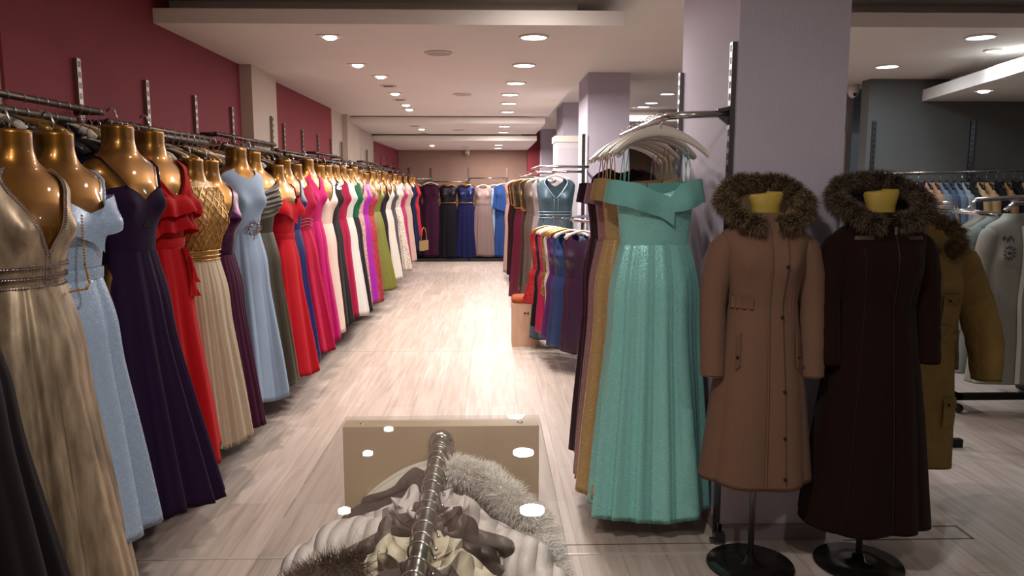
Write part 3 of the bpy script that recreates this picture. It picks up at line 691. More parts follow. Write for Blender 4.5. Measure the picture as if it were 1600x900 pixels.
ROW = [ # label, bust px -> distance, colour, kind, options
 ('black floor length skirt gown at the left edge, nearest of the mannequin row', 1.84, '#151013', 'chiffon', dict(neck='straight', folds=13, amp=.08, hem=.12, ah=.3, fh=.3)),
 ('champagne gold metallic gown with rhinestone trimmed deep neckline and belt', 2.21, '#b3a086', 'lame', dict(neck='deepv', folds=9, amp=.09, extras=('gembelt', 'neckgems'), hem=.12, ah=.27, fh=.29, n=220, waist=1.27)),
 ('pale blue glitter gown with folded off shoulder collar on second mannequin', 2.44, '#93a9c4', 'glitter', dict(neck='off', folds=7, amp=.10, extras=('offband', 'belt', 'strap'), hem=.33, ah=.24, fh=.28, n=220)),
 ('dark purple sweetheart chiffon gown with thin straps and keyhole', 2.83, '#2b1638', 'chiffon', dict(neck='sweet', folds=17, amp=.09, extras=('strap', 'keyhole'), hem=.26, ah=.27, fh=.33, n=200, pw=1.1)),
 ('bright red gown with ruffled wrap top between purple and cream gowns', 3.11, '#c8141d', 'chiffon', dict(neck='v', folds=9, amp=.1, extras=('wrap', 'ruffle', 'belt', 'sash'), hem=.31, ah=.25, fh=.25, n=200)),
 ('cream pleated gown with gold lattice beaded bodice', 3.51, '#dfceb4', 'chiffon', dict(neck='high', folds=20, amp=.055, bcol='#b08c58', bmat='shimmer', extras=('lattice', 'goldhem'), hem=.27, ah=.21, fh=.25, pleat=44, n=220)),
 ('plum pleated gown with sequinned embroidered bodice', 3.73, '#4a1a38', 'chiffon', dict(neck='v', folds=16, amp=.06, bcol='#4b1a42', bmat='sequin', extras=(), hem=.26, ah=.22, fh=.25, pleat=36, n=200)),
 ('baby blue sleeveless gown with silver brooch at the waist', 4.15, '#a5bcd8', 'chiffon', dict(neck='round', folds=12, amp=.09, extras=('brooch',), hem=.29, ah=.22, fh=.24, n=180)),
 ('dark olive satin gown with draped bust on mannequin beside baby blue one', 4.39, '#413b2c', 'satin', dict(neck='straight', folds=10, amp=.08, extras=('drape',), hem=.31, ah=.23, fh=.26)),
 ('red gown with belt and folded collar after the dark olive gown', 4.86, '#c01424', 'plain', dict(neck='off', folds=9, amp=.08, extras=('offband', 'belt', 'strap'), hem=.25, ah=.23, fh=.24)),
 ('royal blue gown squeezed between two red gowns', 5.03, '#1d2068', 'satin', dict(neck='v', folds=8, amp=.07, hem=.3, ah=.2, fh=.22)),
 ('raspberry red gown with rows of rhinestones under the bust', 5.33, '#b80f40', 'chiffon', dict(neck='round', folds=10, amp=.09, extras=('gemlines',), hem=.31, ah=.24, fh=.27)),
 ('magenta one shoulder gown behind the raspberry gown', 5.70, '#bb1468', 'chiffon', dict(neck='halter', folds=9, amp=.08, hem=.3, ah=.22, fh=.23)),
 ('blush white gown next to the magenta gown', 6.02, '#e3cbbf', 'satin', dict(neck='v', folds=7, amp=.07, hem=.29, ah=.2, fh=.2)),
 ('black gown with rhinestone yoke on mid row mannequin', 6.35, '#1e181b', 'plain', dict(neck='round', folds=8, amp=.07, extras=('yokegems',), hem=.3, ah=.22, fh=.22)),
 ('dark raspberry gown between black and white gowns', 6.66, '#a00f3f', 'plain', dict(neck='round', folds=7, amp=.07, hem=.31, ah=.2, fh=.22)),
 ('plain white gown flaring to the hem in the middle of the row', 7.0, '#d8d8d2', 'satin', dict(neck='round', folds=7, amp=.07, hem=.27, ah=.24, fh=.26)),
 ('emerald and black gown half hidden mid row', 7.3, '#211d20', 'plain', dict(neck='round', folds=8, amp=.07, bcol='#0f5c40', bmat='plain', hem=.25, ah=.22, fh=.23)),
 ('blush lace fitted gown beside the violet gown', 7.58, '#c49a94', 'lace', dict(neck='v', folds=7, amp=.05, hem=.25, ah=.2, fh=.18)),
 ('bright violet magenta gown with rounded sleeves', 7.9, '#9c1a9c', 'satin', dict(neck='round', folds=7, amp=.07, hem=.25, ah=.2, fh=.2)),
 ('brick red mermaid gown next to the olive green gown', 8.28, '#a01f2c', 'lace', dict(neck='sweet', folds=7, amp=.06, hem=.19, ah=.22, fh=.22)),
 ('olive green satin flared gown far down the row', 8.75, '#6d6f22', 'satin', dict(neck='v', folds=8, amp=.08, hem=.26, ah=.26, fh=.29)),
 ('slim black gown after the olive green gown', 9.2, '#18141a', 'plain', dict(neck='v', folds=7, amp=.05, hem=.27, ah=.2, fh=.2)),
 ('off white long gown after the slim black gown', 9.65, '#d9d2c8', 'satin', dict(neck='v', folds=7, amp=.07, hem=.27, ah=.22, fh=.25)),
 ('grey silver sequinned gown between two white gowns', 10.15, '#77737a', 'sequin', dict(neck='v', folds=6, amp=.04, bcol='#77737a', hem=.27, ah=.2, fh=.2)),
 ('white lace ruffled gown after the silver gown', 10.7, '#ddd2c4', 'lace', dict(neck='round', folds=10, amp=.09, hem=.27, ah=.24, fh=.27)),
 ('magenta gown near the far end with dark belt', 11.3, '#b0175f', 'satin', dict(neck='round', folds=7, amp=.06, hem=.3, ah=.2, fh=.22)),
 ('blush beige gown near the far end of the row', 12.0, '#d8b8a6', 'satin', dict(neck='round', folds=7, amp=.06, hem=.27, ah=.2, fh=.2)),
 ('navy gown with short jacket near the end of the row', 12.7, '#1c1e48', 'plain', dict(neck='round', folds=7, amp=.06, hem=.4, ah=.2, fh=.2)),
 ('red sleeved gown, last of the mannequin row', 13.4, '#b01a2a', 'plain', dict(neck='round', folds=7, amp=.06, hem=.6, ah=.18, fh=.18)),
]
mnames = ['gold mannequin bust at the left picture edge inside the black gown', 'gold mannequin bust wearing the champagne gold gown', 'gold mannequin bust wearing the pale blue glitter gown', 'gold mannequin bust wearing the dark purple gown', 'gold mannequin bust wearing the ruffled red gown',
 'gold mannequin bust wearing the cream gown with gold lattice', 'gold mannequin bust wearing the plum sequinned gown', 'gold mannequin bust wearing the baby blue gown', 'gold mannequin bust wearing the draped olive gown', 'gold mannequin bust wearing the belted red gown',
 'gold mannequin bust wearing the royal blue gown', 'gold mannequin bust wearing the raspberry gown', 'gold mannequin bust wearing the magenta one shoulder gown', 'gold mannequin bust wearing the blush white gown', 'gold mannequin bust in black rhinestone yoke gown', 'gold mannequin bust wearing the dark raspberry gown',
 'gold mannequin bust wearing the plain white flared gown', 'gold mannequin bust wearing the emerald and black gown', 'gold mannequin bust wearing the blush lace gown', 'gold mannequin bust wearing the violet gown', 'gold mannequin bust wearing the brick red gown', 'gold mannequin bust wearing the olive green satin gown',
 'gold mannequin bust wearing the slim black gown', 'gold mannequin bust wearing the off white long gown', 'gold mannequin bust wearing the silver sequinned gown', 'gold mannequin bust wearing the white lace gown', 'gold mannequin bust wearing the far magenta gown', 'gold mannequin bust wearing the blush beige gown',
 'gold mannequin bust wearing the navy gown', 'gold mannequin bust wearing the last red gown']
dzs = [0, .02, .03, .085, .085, -.02, -.02, .065, .055, -.01, .03, .01, .06, .02, .03, .03, .03, .02, .05, .02, -.01, .02, .0, .02, 0, .02, 0, 0, 0, 0]
man0 = mannequin(mnames[0], (-1.5, ROW[0][1], 0), A)
for i, (lb, Y, c, kind, kw) in enumerate(ROW):
    dz = dzs[i]; rr = A+R(rg.uniform(-6, 6)); Y *= 1.12; x = -1.5+rg.uniform(-.01, .01)
    if i == 0: man0.location = (x, Y, dz); man0.rotation_euler = (0, 0, rr)
    else: dup(man0, (x, Y, dz), rr, mnames[i])
    kw = dict(kw); kw['bh'] = .15; kw['hem'] = kw.get('hem', .3)-dz+.02; kw['fh'] = kw.get('fh', .25)*.93
    if Y > 6: kw.setdefault('n', 100); kw['rows'] = 22
    gown(lb, (x, Y, dz), rr, c, kind, seed=i+3, **kw)
# gold bag on a chain hanging between the champagne and the blue gown, and the small gold bag at the far end
def handbag(label, loc, rz, s=1):
    t = thing('handbag', label, 'bag', loc, rz); t.scale = (s, s, s)
    MB().box(-.09, .09, -.02, .02, -.12, 0).build('body', simple('gold_bag', '#b59b6a', .35, .6), t)
    q = MB()
    for a in np.linspace(0, PI, 40): q.sphere((.08*math.cos(a), .0, .0+.16*math.sin(a)), .005, 6, 4)
    q.build('chain', GOLDB, t); return t
handbag('small gold evening bag held at the waist of a far gown', (-1.08, 12.4, .72), A, 1.3)
bl = MB(); bp = [(-1.37, 2.62, 1.50), (-1.36, 2.60, 1.42), (-1.35, 2.58, 1.34), (-1.34, 2.58, 1.28), (-1.345, 2.57, 1.26), (-1.38, 2.53, 1.255)]
for a, b in zip(bp, bp[1:]):
    for u in np.linspace(0, 1, 9): bl.sphere((a[0]+(b[0]-a[0])*u, a[1]+(b[1]-a[1])*u, a[2]+(b[2]-a[2])*u), .0045, 6, 4)
tag(bl.build('beaded_strap', GOLDB), 'thin gold beaded strap dangling between the champagne and pale blue gowns', 'strap')

# ================================================================== BACK WALL
for x, lb in ((-1.75, 'slotted upright at the left end of the back wall'), (-1.28, 'slotted upright left of centre on the back wall'), (-.47, 'slotted upright at the centre of the back wall'), (.35, 'slotted upright right of centre on the back wall')):
    upright(x, 16.8, .2, 1.98, lb, 'uprights on the back wall', 'y')
for i, (x0, x1, z) in enumerate(((-1.9, -1.25, 1.74), (-1.24, -.45, 1.68), (-.46, .36, 1.755), (.37, .8, 1.69))):
    rail(['steel rail at the left end of the back wall', 'lower steel rail over the black and navy gowns at the back', 'steel rail over the taupe and blue gowns at the back', 'short steel rail at the right end of the back wall'][i],
         [(x0, 16.42, z), (x1, 16.42, z)], .014, CHROME, 'rails on the back wall', [[(x0+.03, 16.8, z), (x0+.03, 16.42, z)], [(x1-.03, 16.8, z), (x1-.03, 16.42, z)]])
bw = [('dark plum long sleeved gown at the left of the back wall', -1.27, '#3a1530', 'plain', dict(neck='round', zs=0, hem=.1, ah=.24)),
      ('black gown under a gold piped clear cover on the back wall', -.90, '#15131d', 'plain', dict(neck='round', extras=('cover',), bmat='sequin', bcol='#26202c', hem=.05, ah=.26, zs=-.03)),
      ('navy gown under a gold piped clear cover on the back wall', -.53, '#191c48', 'plain', dict(neck='round', extras=('cover',), bmat='sequin', bcol='#2a3160', hem=.05, ah=.25, zs=-.03)),
      ('taupe grey gown with shiny bodice and belt on the back wall', -.16, '#8b7674', 'plain', dict(neck='round', extras=('belt',), bmat='shimmer', hem=.1, ah=.27, zs=-.05)),
      ('blue gown with draped cape overlay on the back wall', .27, '#2c4a86', 'plain', dict(neck='round', extras=('cape',), hem=.08, ah=.24, zs=-.02)),
      ('pale blue gown sliver between the taupe and blue gowns at the back', .08, '#8fb0cf', 'satin', dict(neck='round', hem=.15, ah=.2, zs=-.05)),
      ('black gown filling the right end of the back wall', .5, '#141016', 'plain', dict(neck='round', hem=.08, ah=.24, zs=-.04)),
      ('black gown at the left corner of the back wall', -1.62, '#16111a', 'plain', dict(neck='round', hem=.1, ah=.24, zs=-.02))]
for i, (lb, x, c, k, kw) in enumerate(bw):
    yy = 16.35+(.08 if i in (5,) else 0)
    gown(lb, (x, yy, 0), 0, c, k, seed=50+i, fh=.1, bh=.1, sy=.6, n=90, rows=18, folds=9, amp=.09, **kw)
    nh = dup(hG if i in (1, 2) else hW, (x, yy, 1.70+kw['zs']+.06), 0, 'hanger of the '+lb.replace('gown', 'gown', 1)[:60], 'hangers on the back wall')
MBK = simple('black_plinth', '#0e0d0f', .6)
tag(MB().box(-1.95, .8, 16.25, 16.78, 0, .07).build('plinth', MBK), 'low black plinth along the foot of the back wall', 'plinth')

# ================================================================== RIGHT SIDE OF THE AISLE, FAR PART
upright(.945, 7.92, .1, 2.12, 'slotted upright in front of the second pillar', None, 'y', simple('dark_upright', '#55504f', .4, .8))
rail('chrome rail with cross arm carrying the teal gown', [(.945, 7.5, 1.78), (.50, 7.5, 1.78), (.47, 7.55, 1.78), (.46, 8.6, 1.78)], .013, CHROME, None, [[(.945, 7.92, 1.78), (.945, 7.5, 1.78)], [(.945, 7.9, 1.74), (.62, 7.9, 1.74)]])
rail('chrome rail along the right of the aisle over the covered gowns', [(.55, 9.0, 1.75), (.55, 14.2, 1.75)], .013, CHROME, None, [[(1.2, 9.2, 1.75), (.55, 9.2, 1.75)], [(1.2, 14, 1.75), (.55, 14, 1.75)]])
teal = gown('slate teal sparkling gown with silver trim hanging right of the aisle', (.63, 7.5, 0), 0, '#3f5866', 'shimmer', 'v', .1, .23, .12, .12, 9, .09, 71, zs=.04, sy=.6, extras=('tiertrim',), n=160)
dup(hW, (.63, 7.5, 1.79), .08, 'white hanger under the slate teal gown', 'white hangers by the second pillar')
far = [('pale silver grey gown hanging behind the slate teal gown', .62, 8.25, '#9a9290', 'satin', dict(hem=.1)), ('taupe wrap gown behind the silver grey gown', .57, 9.0, '#5b4c44', 'satin', dict(hem=.12)),
       ('dusty olive gown in a gold piped cover right of the aisle', .56, 9.5, '#4d4438', 'sequin', dict(hem=.3, extras=('cover',))),
       ('maroon gown in a gold piped cover right of the aisle', .50, 10.4, '#5e0f2c', 'satin', dict(hem=.1, ah=.26, extras=('cover',), bcol='#4c4038', bmat='sequin')),
       ('black gown in a gold piped cover right of the aisle', .50, 12.0, '#120f13', 'plain', dict(hem=.1, extras=('cover',), bcol='#5d6a6a', bmat='sequin')),
       ('dark burgundy gown beyond the black covered gown', .46, 12.6, '#3c0c18', 'plain', dict(hem=.15)), ('blush pink gown farthest right of the aisle', .42, 13.3, '#c9a59a', 'satin', dict(hem=.1)),
       ('navy gown between maroon and black covered gowns', .62, 11.2, '#1c2044', 'plain', dict(hem=.1)), ('black gown against the third pillar', .62, 13.9, '#131015', 'plain', dict(hem=.1))]
for i, (lb, x, yy, c, k, kw) in enumerate(far):
    kw = dict(kw); kw.setdefault('ah', .21)
    gown(lb, (x, yy, 0), R(-12), c, k, 'round', seed=80+i, zs=.03, fh=.11, bh=.11, sy=.6, n=100, rows=20, folds=8, amp=.08, **kw)
    dup(hG if 'cover' in lb else hW, (x, yy, 1.78), R(-12), 'hanger of the '+lb[:50], 'hangers along the right of the aisle')
# white cabinet
cab = thing('display_cabinet', 'tall white glass fronted cabinet behind the teal gown', 'cabinet', (.9, 9.0, 0))
MB().box(-.14, .16, 0, .45, 0, 2.1).build('body', simple('cabinet_white', '#c9c3c4', .4), cab)
MB().box(-.155, .175, -.015, .46, 2.1, 2.17).build('cornice', WHITEP, cab)
MB().box(-.12, .14, -.012, 0, .1, 2.03).build('door', simple('cabinet_door', '#bfbcc2', .2), cab)
# stool
def woodm(c1, c2, nm):
    N = NT(nm); v = N.coord((14, 14, 2.2)); nz = N.n('ShaderNodeTexNoise', i_Scale=1.0, i_Detail=5.0, i_Distortion=.7); N.l(v, nz.inputs['Vector'])
    N.l(N.ramp(nz.outputs[0], [(.3, lin(c1)), (.7, lin(c2))]), N.b.inputs['Base Color']); N.set(Roughness=.5); N.bump(nz.outputs[0], .1, .002); return N.m
BEECH = woodm('#c09a82', '#cda98f', 'beech_board'); PANELW = woodm('#b59c7c', '#c2aa8a', 'light_oak_veneer')
st = thing('storage_stool', 'pale wooden box stool with rust cushion beside the aisle', 'stool', (.345, 7.54, 0))
q = MB(); q.box(-.138, .138, 0, .018, 0, .44).box(-.138, .138, .30, .318, 0, .44).box(-.138, -.12, .018, .30, 0, .44).box(.12, .138, .018, .30, 0, .44); q.build('box', BEECH, st)
c = MB(); G = []
for (k, z) in ((1, .44), (1.02, .455), (1.0, .475), (.9, .492), (.6, .50), (.05, .502)):
    G.append([(.14*k*np.sign(math.cos(t))*abs(math.cos(t))**.4, .159+.165*k*np.sign(math.sin(t))*abs(math.sin(t))**.4, z) for t in np.linspace(0, 2*PI, 40, endpoint=False)])
c.grid(G, True); c.build('cushion', fabric('#9c4a26', 'plain'), st)
MB().sphere((-.01, -.004, .34), .011, 10, 6, (1, .5, 1)).sphere((.02, -.004, .34), .011, 10, 6, (1, .5, 1)).build('handle_holes', BLACKP, st)
# low rack with short dresses
rail('low chrome rail carrying the short dresses', [(.88, 6.2, 1.30), (.60, 7.2, 1.30)], .014, CHROME, None, [[(1.0, 7.9, 1.29), (.62, 7.13, 1.29)]])
low = [('dark purple short dress nearest on the low rail', .76, 6.4, '#361838', 'satin', 'round', .2, .18), ('petrol blue dress behind the purple one on the low rail', .68, 6.52, '#1d3c6c', 'satin', 'v', .22, .2), ('violet dress behind the petrol blue one', .64, 6.65, '#4a1c5c', 'satin', 'v', .26, .19),
       ('white dress on the low rail between violet and gold', .62, 6.74, '#c8beb8', 'satin', 'v', .3, .16), ('gold sequinned dress on the low rail', .60, 6.84, '#b08a4c', 'sequin', 'round', .62, .15), ('magenta dress on the low rail', .58, 6.95, '#b0144e', 'satin', 'v', .26, .18),
       ('black dress on the low rail beside the red lace one', .56, 7.05, '#171216', 'plain', 'v', .3, .19), ('red lace dress farthest along the low rail', .52, 7.16, '#b3121f', 'lace', 'round', .5, .22)]
for i, (lb, x, yy, c, k, nk, hm, ah) in enumerate(low):
    gown(lb, (x, yy, 0), R(-30), c, k, nk, hm, ah, .11, .1, 8, .09, 100+i, zs=-.44, sx=.9, sy=.55, n=110, rows=20, name='short_dress', extras=('strap',) if nk == 'v' else (), waist=1.27)
    dup(hG if i in (2, 3, 4, 7) else hW, (x+.01, yy, 1.318), R(-14), ('gold hanger' if i in (2, 3, 4, 7) else 'white hanger')+' holding the '+lb[:40], 'hangers on the low rail')

# ================================================================== TURQUOISE RACK ON THE NEAR PILLAR
DU = simple('dark_chrome', '#6e6c70', .3, .9)
upright(1.04, 3.325, .02, 2.2, 'tall slotted upright at the front corner of the near pillar', None, '-x', DU)
upright(1.04, 4.23, .02, 2.2, 'slotted upright at the rear corner of the near pillar', None, '-x', DU)
t = rail('chrome hanging rail on the near pillar carrying the turquoise gown', [(1.02, 3.33, 1.905), (.82, 3.35, 1.90), (.775, 3.38, 1.897), (.758, 3.45, 1.895), (.752, 3.55, 1.895), (.752, 4.45, 1.885)], .0155, CHROME)
o = Vector((1.02, 3.33, 1.905))
MB().tube([Vector((1.02, 4.23, 1.86))-o, Vector((.77, 4.23, 1.86))-o], .012, 10).build('rear_arm', CHROME, t)
q = MB(); q.add([(0, -.008, .03), (-.05, -.008, .02), (-.05, -.008, -.012), (0, -.008, -.05), (0, .008, .03), (-.05, .008, .02), (-.05, .008, -.012), (0, .008, -.05)], [(0, 1, 2, 3), (7, 6, 5, 4), (0, 4, 5, 1), (1, 5, 6, 2), (2, 6, 7, 3), (3, 7, 4, 0)], False); q.build('bracket', DU, t)
tag(MB().box(1.0, 1.045, 3.24, 3.285, 0, .05).box(.985, 1.0, 3.25, 3.28, 0, .02).build('upright_foot', DU), 'small metal foot at the base of the near pillar corner', 'bracket')
tq = gown('turquoise sparkling off shoulder gown hanging in front on the near pillar rail', (.73, 3.42, 0), R(4), '#89cfc9', 'shimmer', 'off', .10, .285, .17, .15, 12, .095, 200, zs=.09, sx=1.0, sy=.62, extras=('offband', 'hangstrap'), n=260, rows=50, pw=.8)
gown('mustard gold shimmering gown behind the turquoise one', (.69, 3.60, 0), R(10), '#b99a68', 'shimmer', 'off', .13, .27, .15, .13, 9, .08, 201, zs=.10, sx=1.0, sy=.6, extras=('offband', 'hangstrap'), n=180)
gown('dusty rose gown behind the mustard gown', (.68, 3.78, 0), R(12), '#a07c7e', 'shimmer', 'off', .15, .27, .15, .13, 9, .08, 202, zs=.08, sx=1.0, sy=.6, extras=('offband', 'hangstrap'), n=150)
gown('dark plum gown with cap sleeves behind the dusty rose one', (.67, 3.96, 0), R(12), '#3a1c33', 'satin', 'off', .2, .24, .13, .12, 8, .08, 203, zs=.08, sx=1.05, sy=.55, extras=('offband',), n=120)
gown('brown black gown at the rear of the near pillar rail', (.73, 4.15, 0), R(15), '#2a1f22', 'plain', 'round', .25, .24, .13, .12, 8, .08, 204, zs=.05, sy=.55, n=100)
gown('deep wine gown last on the near pillar rail', (.74, 4.32, 0), R(15), '#4a1830', 'plain', 'round', .25, .23, .12, .12, 8, .08, 205, zs=.06, sy=.55, n=100)
def wide_hanger():
    root = thing('hanger', 'x', 'hanger'); q = MB(); us = np.linspace(-1, 1, 25); G = []
    for u in us:
        z = -.075-.022*abs(u)-.085*abs(u)**2.2; yc = .012*math.cos(u*2.4); hw = .010+.006*u*u; hh = .014+.012*(1-abs(u))
        G.append([(u*.215, yc+hw*math.cos(a), z+hh*math.sin(a)) for a in np.linspace(0, 2*PI, 12, endpoint=False)])
    q.grid(G, True); n0 = len(q.v)
    q.f += [tuple(range(12)), tuple(range(n0-12, n0))[::-1]]; q.sm += [True, True]
    q.build('shoulder_bar', WHITEP, root)
    h = MB(); h.tube([(0, 0, -.07), (0, 0, -.048), (.014, 0, -.036)]+[(.02*math.cos(R(a)), 0, -.018+.02*math.sin(R(a))) for a in np.linspace(-20, 190, 12)], .002, 6); h.build('hook', CHROME, root); return root
wh = wide_hanger()
wl = ['front white hanger holding the turquoise gown', 'white hanger holding the mustard gold gown', 'white hanger holding the dusty rose gown', 'white hanger holding the plum gown', 'white hanger holding the brown black gown', 'white hanger holding the deep wine gown']
wp = [(.748, 3.42, 1.917, 4), (.74, 3.62, 1.916, 20), (.735, 3.8, 1.915, 22), (.74, 3.98, 1.913, 22), (.745, 4.15, 1.91, 15), (.748, 4.32, 1.909, 15)]
for i, (x, y, z, a) in enumerate(wp):
    if i == 0: wh.location = (x, y, z); wh.rotation_euler = (0, 0, R(a)); wh['label'] = wl[0]; wh['group'] = 'white hangers on the near pillar rail'
    else: dup(wh, (x, y, z), R(a), wl[i], 'white hangers on the near pillar rail')
for i in range(4):
    y = 3.51+i*.2; dup(wh, (.75, y, 1.915), R((26, -4, 30, 8)[i]), 'empty white hanger on the rail between the gowns on the near pillar', 'empty white hangers on the near pillar rail')

# ================================================================== COATS ON STANDS
FURB = furmat('#21160e', '#a58a69', 'brown_fur'); FURD = furmat('#17100c', '#93806b', 'dark_brown_fur'); FURW = furmat('#f0eae2', '#fffdf8', 'white_fur'); FURK = furmat('#4a3a26', '#8a7552', 'tan_fur')
YEL = simple('yellow_mannequin_cloth', '#a8913c', .6); STANDM = simple('brushed_stand', '#8a8684', .35, .9); BASEM = simple('dark_chrome_base', '#3b3836', .22, .8)
def stand(label, loc, top):
    t = thing('mannequin_stand', label, 'mannequin', loc)
    MB().lathe([(.001, .0), (.178, .0), (.182, .006), (.178, .013), (.09, .017), (.03, .022), (.022, .05), (.001, .05)], 48, cap=False).build('base', BASEM, t)
    MB().lathe([(.013, .02), (.013, 1.0)], 16).build('pole', STANDM, t)
    q = MB(); G = []
    Bm = Body(MANK, zs=-.215, bust=0, sy=.85); th = np.linspace(0, 360, 40, endpoint=False)
    for z in np.linspace(.8, 1.52, 34): G.append([tuple(map(float, p)) for p in Bm.pos(th, np.full(40, z), -.022 if z < 1.44 else -.004)])
    for k, z in ((1.0, top-.01), (.9, top), (.03, top+.002)): G.append([(x*k*1.2, y*k*1.2, z+x*.1) for x, y, _ in G[33]])
    q.grid(G, True); q.build('torso', YEL, t); return t
def hood(root, cx, cz, hw, furm, matc, seed, cnt=18000, kind='wool', r=.022, L=.042, dp=.13, front=.04, rise=.02):
    # cloth hood lying back around the neck, then its fur edge
    pts = []
    for a in np.linspace(-168, 168, 44):          # a=0 is the back, +-168 the front
        t = R(a); y = dp*math.cos(t)*.85+.01; x = hw*math.sin(t)*(1.0 if abs(a) < 120 else 1.0)
        z = cz+(.082 if math.cos(t) > 0 else .07)*math.cos(t)-front*max(0, -math.cos(t))**3+.006*math.sin(5*t+seed)
        pts.append((cx+x, y, z))
    g = []
    for k in np.linspace(0, 1, 7):
        g.append([(cx+(p[0]-cx)*(1-.62*k), p[1]*(1-.55*k)+.012*k, p[2]-.095*math.sin(k*PI/2)) for p in pts])
    MB().grid(g).build('hood', fabric(matc, kind), root)
    g = []
    for k in np.linspace(0, 1, 7):
        g.append([(cx+(p[0]-cx)*(1-.45*k), p[1]*(1-.4*k), p[2]-.02-.1*k-.02*math.sin(k*PI)) for p in pts])
    MB().grid(g).build('hood_back', fabric(matc, kind), root)
    fur('fur_trim', pts, r, cnt, L, furm, root, seed, .15)
CX1, CX2 = 1.095, 1.56
stand('slim metal mannequin stand with round base under the camel coat', (CX1, 3.05, 0), 1.57)
stand('slim metal mannequin stand with round base under the dark brown coat', (CX2, 3.05, 0), 1.58)
c1, B1 = coat('camel brown wool coat with fur trimmed hood and elastic waist', (CX1, 3.05, 0), R(-3), '#6f5546', 'wool', 1.445, .40, .18, .135, 1.14, .225, .17, .16, .83, 1, .05, 6, depth=.11, armx=.198, arm_r=.054)
hood(c1, .0, 1.535, .16, FURB, '#74604e', 11, front=.02)
mC = fabric('#664c3e', 'wool')
q = MB(); shell(q, B1, -1, 17, lambda t: 1.46, lambda t: .412, .007, 40, 6); q.build('front_placket', fabric('#6f5546', 'wool'), c1)
def stitch(B, th, z0, z1, o=.0095): return [tuple(map(float, B.pos(th, z, o))) for z in np.linspace(z0, z1, 30)]
q = MB(); q.tube(stitch(B1, 0, 1.43, .42), .0012, 4); q.tube(stitch(B1, 15.5, 1.43, .42), .0012, 4); q.build('seam', simple('coat_seam', '#4d382c', .9), c1)
q = MB()
for z in (1.29, 1.09, .80, .615, .45): q.sphere(B1.pos(14, z, .013), .0065, 10, 6)
q.build('snap_buttons', BLACKM, c1)
for sg in (-1, 1):
    q = MB(); g = []
    for i in range(5):
        u = i/4; g.append([tuple(map(float, B1.pos(sg*(34+7*v+4*(1-u)), 1.03-.135*u-.02*v, .009+.003*math.sin(PI*v)))) for v in np.linspace(0, 1, 5)])
    q.grid(g); pk = q.build('pocket_flap', mC, c1); MB().sphere(B1.pos(sg*38, .93, .018), .006, 8, 5).build('button', BLACKM, pk)
q = MB(); shell(q, B1, -75, -22, lambda t: 1.165, lambda t: 1.12, lambda a, t: .007+.004*math.sin(R(a*26)), 6, 60); q.build('elastic_waist', fabric('#6f5546', 'wool'), c1)
c2, B2 = coat('long dark brown coat with dark fur trimmed hood on stand', (CX2, 3.05, 0), 0, '#1f100c', 'wool', 1.445, .21, .19, .15, 1.12, .255, .2, .19, .88, 2, .06, 7, depth=.115, armx=.205, arm_r=.056)
hood(c2, .0, 1.54, .172, FURD, '#171420', 12, front=.02, cnt=20000, r=.024)
q = MB(); q.tube(stitch(B2, 4, 1.46, .235, .004), .0025, 5); q.build('zip', simple('zip_dark', '#0e0a09', .5), c2)
MB().box(-.006, .006, -.004, .004, -.03, 0).build('zip_pull', CHROME, c2, tuple(B2.pos(4, 1.44, .014)))
for a0, a1 in ((-42, -17), (17, 42)):
    q = MB(); shell(q, B2, a0, a1, lambda t: 1.405, lambda t: 1.39, .006, 2, 14); q.build('chest_trim', simple('leather_trim', '#3d2a24', .4), c2)
q = MB()
for sg in (-1, 1): q.tube(stitch(B2, sg*32, 1.36, .24, .001), .002, 4)
q.build('princess_seam', simple('brown_seam', '#150a08', .9), c2)

# khaki parka
c3, B3 = coat('khaki olive parka with fur hood hanging right of the dark brown coat', (2.08, 3.62, 0), R(6), '#7d6430', 'twill', 1.34, .24, .2, .17, .88, .2, .13, .12, .62, 3, .06, 6, name='parka', depth=.1,
              arms=[(.12, 0, 1.29, .05), (.19, 0, 1.25, .08), (.27, -.03, 1.02, .085), (.31, -.06, .85, .083), (.30, -.10, .66, .066)])
hood(c3, .02, 1.38, .14, FURK, '#8a7038', 13, cnt=5000, kind='twill', r=.03, L=.045, front=.03)
for (a, z) in ((16, 1.08), (24, .58)):
    q = MB(); shell(q, B3, a-12, a+12, lambda t: z, lambda t: z-.13, lambda aa, t: .012+.004*math.sin(PI*t), 5, 14)
    pk = q.build('pocket', fabric('#7d6430', 'twill'), c3)
    f = MB(); shell(f, B3, a-13, a+13, lambda t: z+.015, lambda t: z-.035, .019, 3, 14); f.build('pocket_flap', fabric('#735b2c', 'twill'), pk); MB().sphere(B3.pos(a-6, z-.015, .024), .006, 8, 5).build('button', BLACKM, pk)
q = MB(); shell(q, B3, 0, 360, lambda t: .895, lambda t: .86, lambda a, t: .004+.005*math.sin(R(a*22)), 5, 200, True); q.build('drawstring_waist', fabric('#7d6430', 'twill'), c3)
c3b, _ = coat('second dark khaki parka mostly hidden behind the khaki parka', (2.2, 3.95, 0), R(14), '#5f4c26', 'twill', 1.32, .3, .18, .17, .88, .2, .1, .1, .62, 4, .06, 6, name='parka', depth=.08)
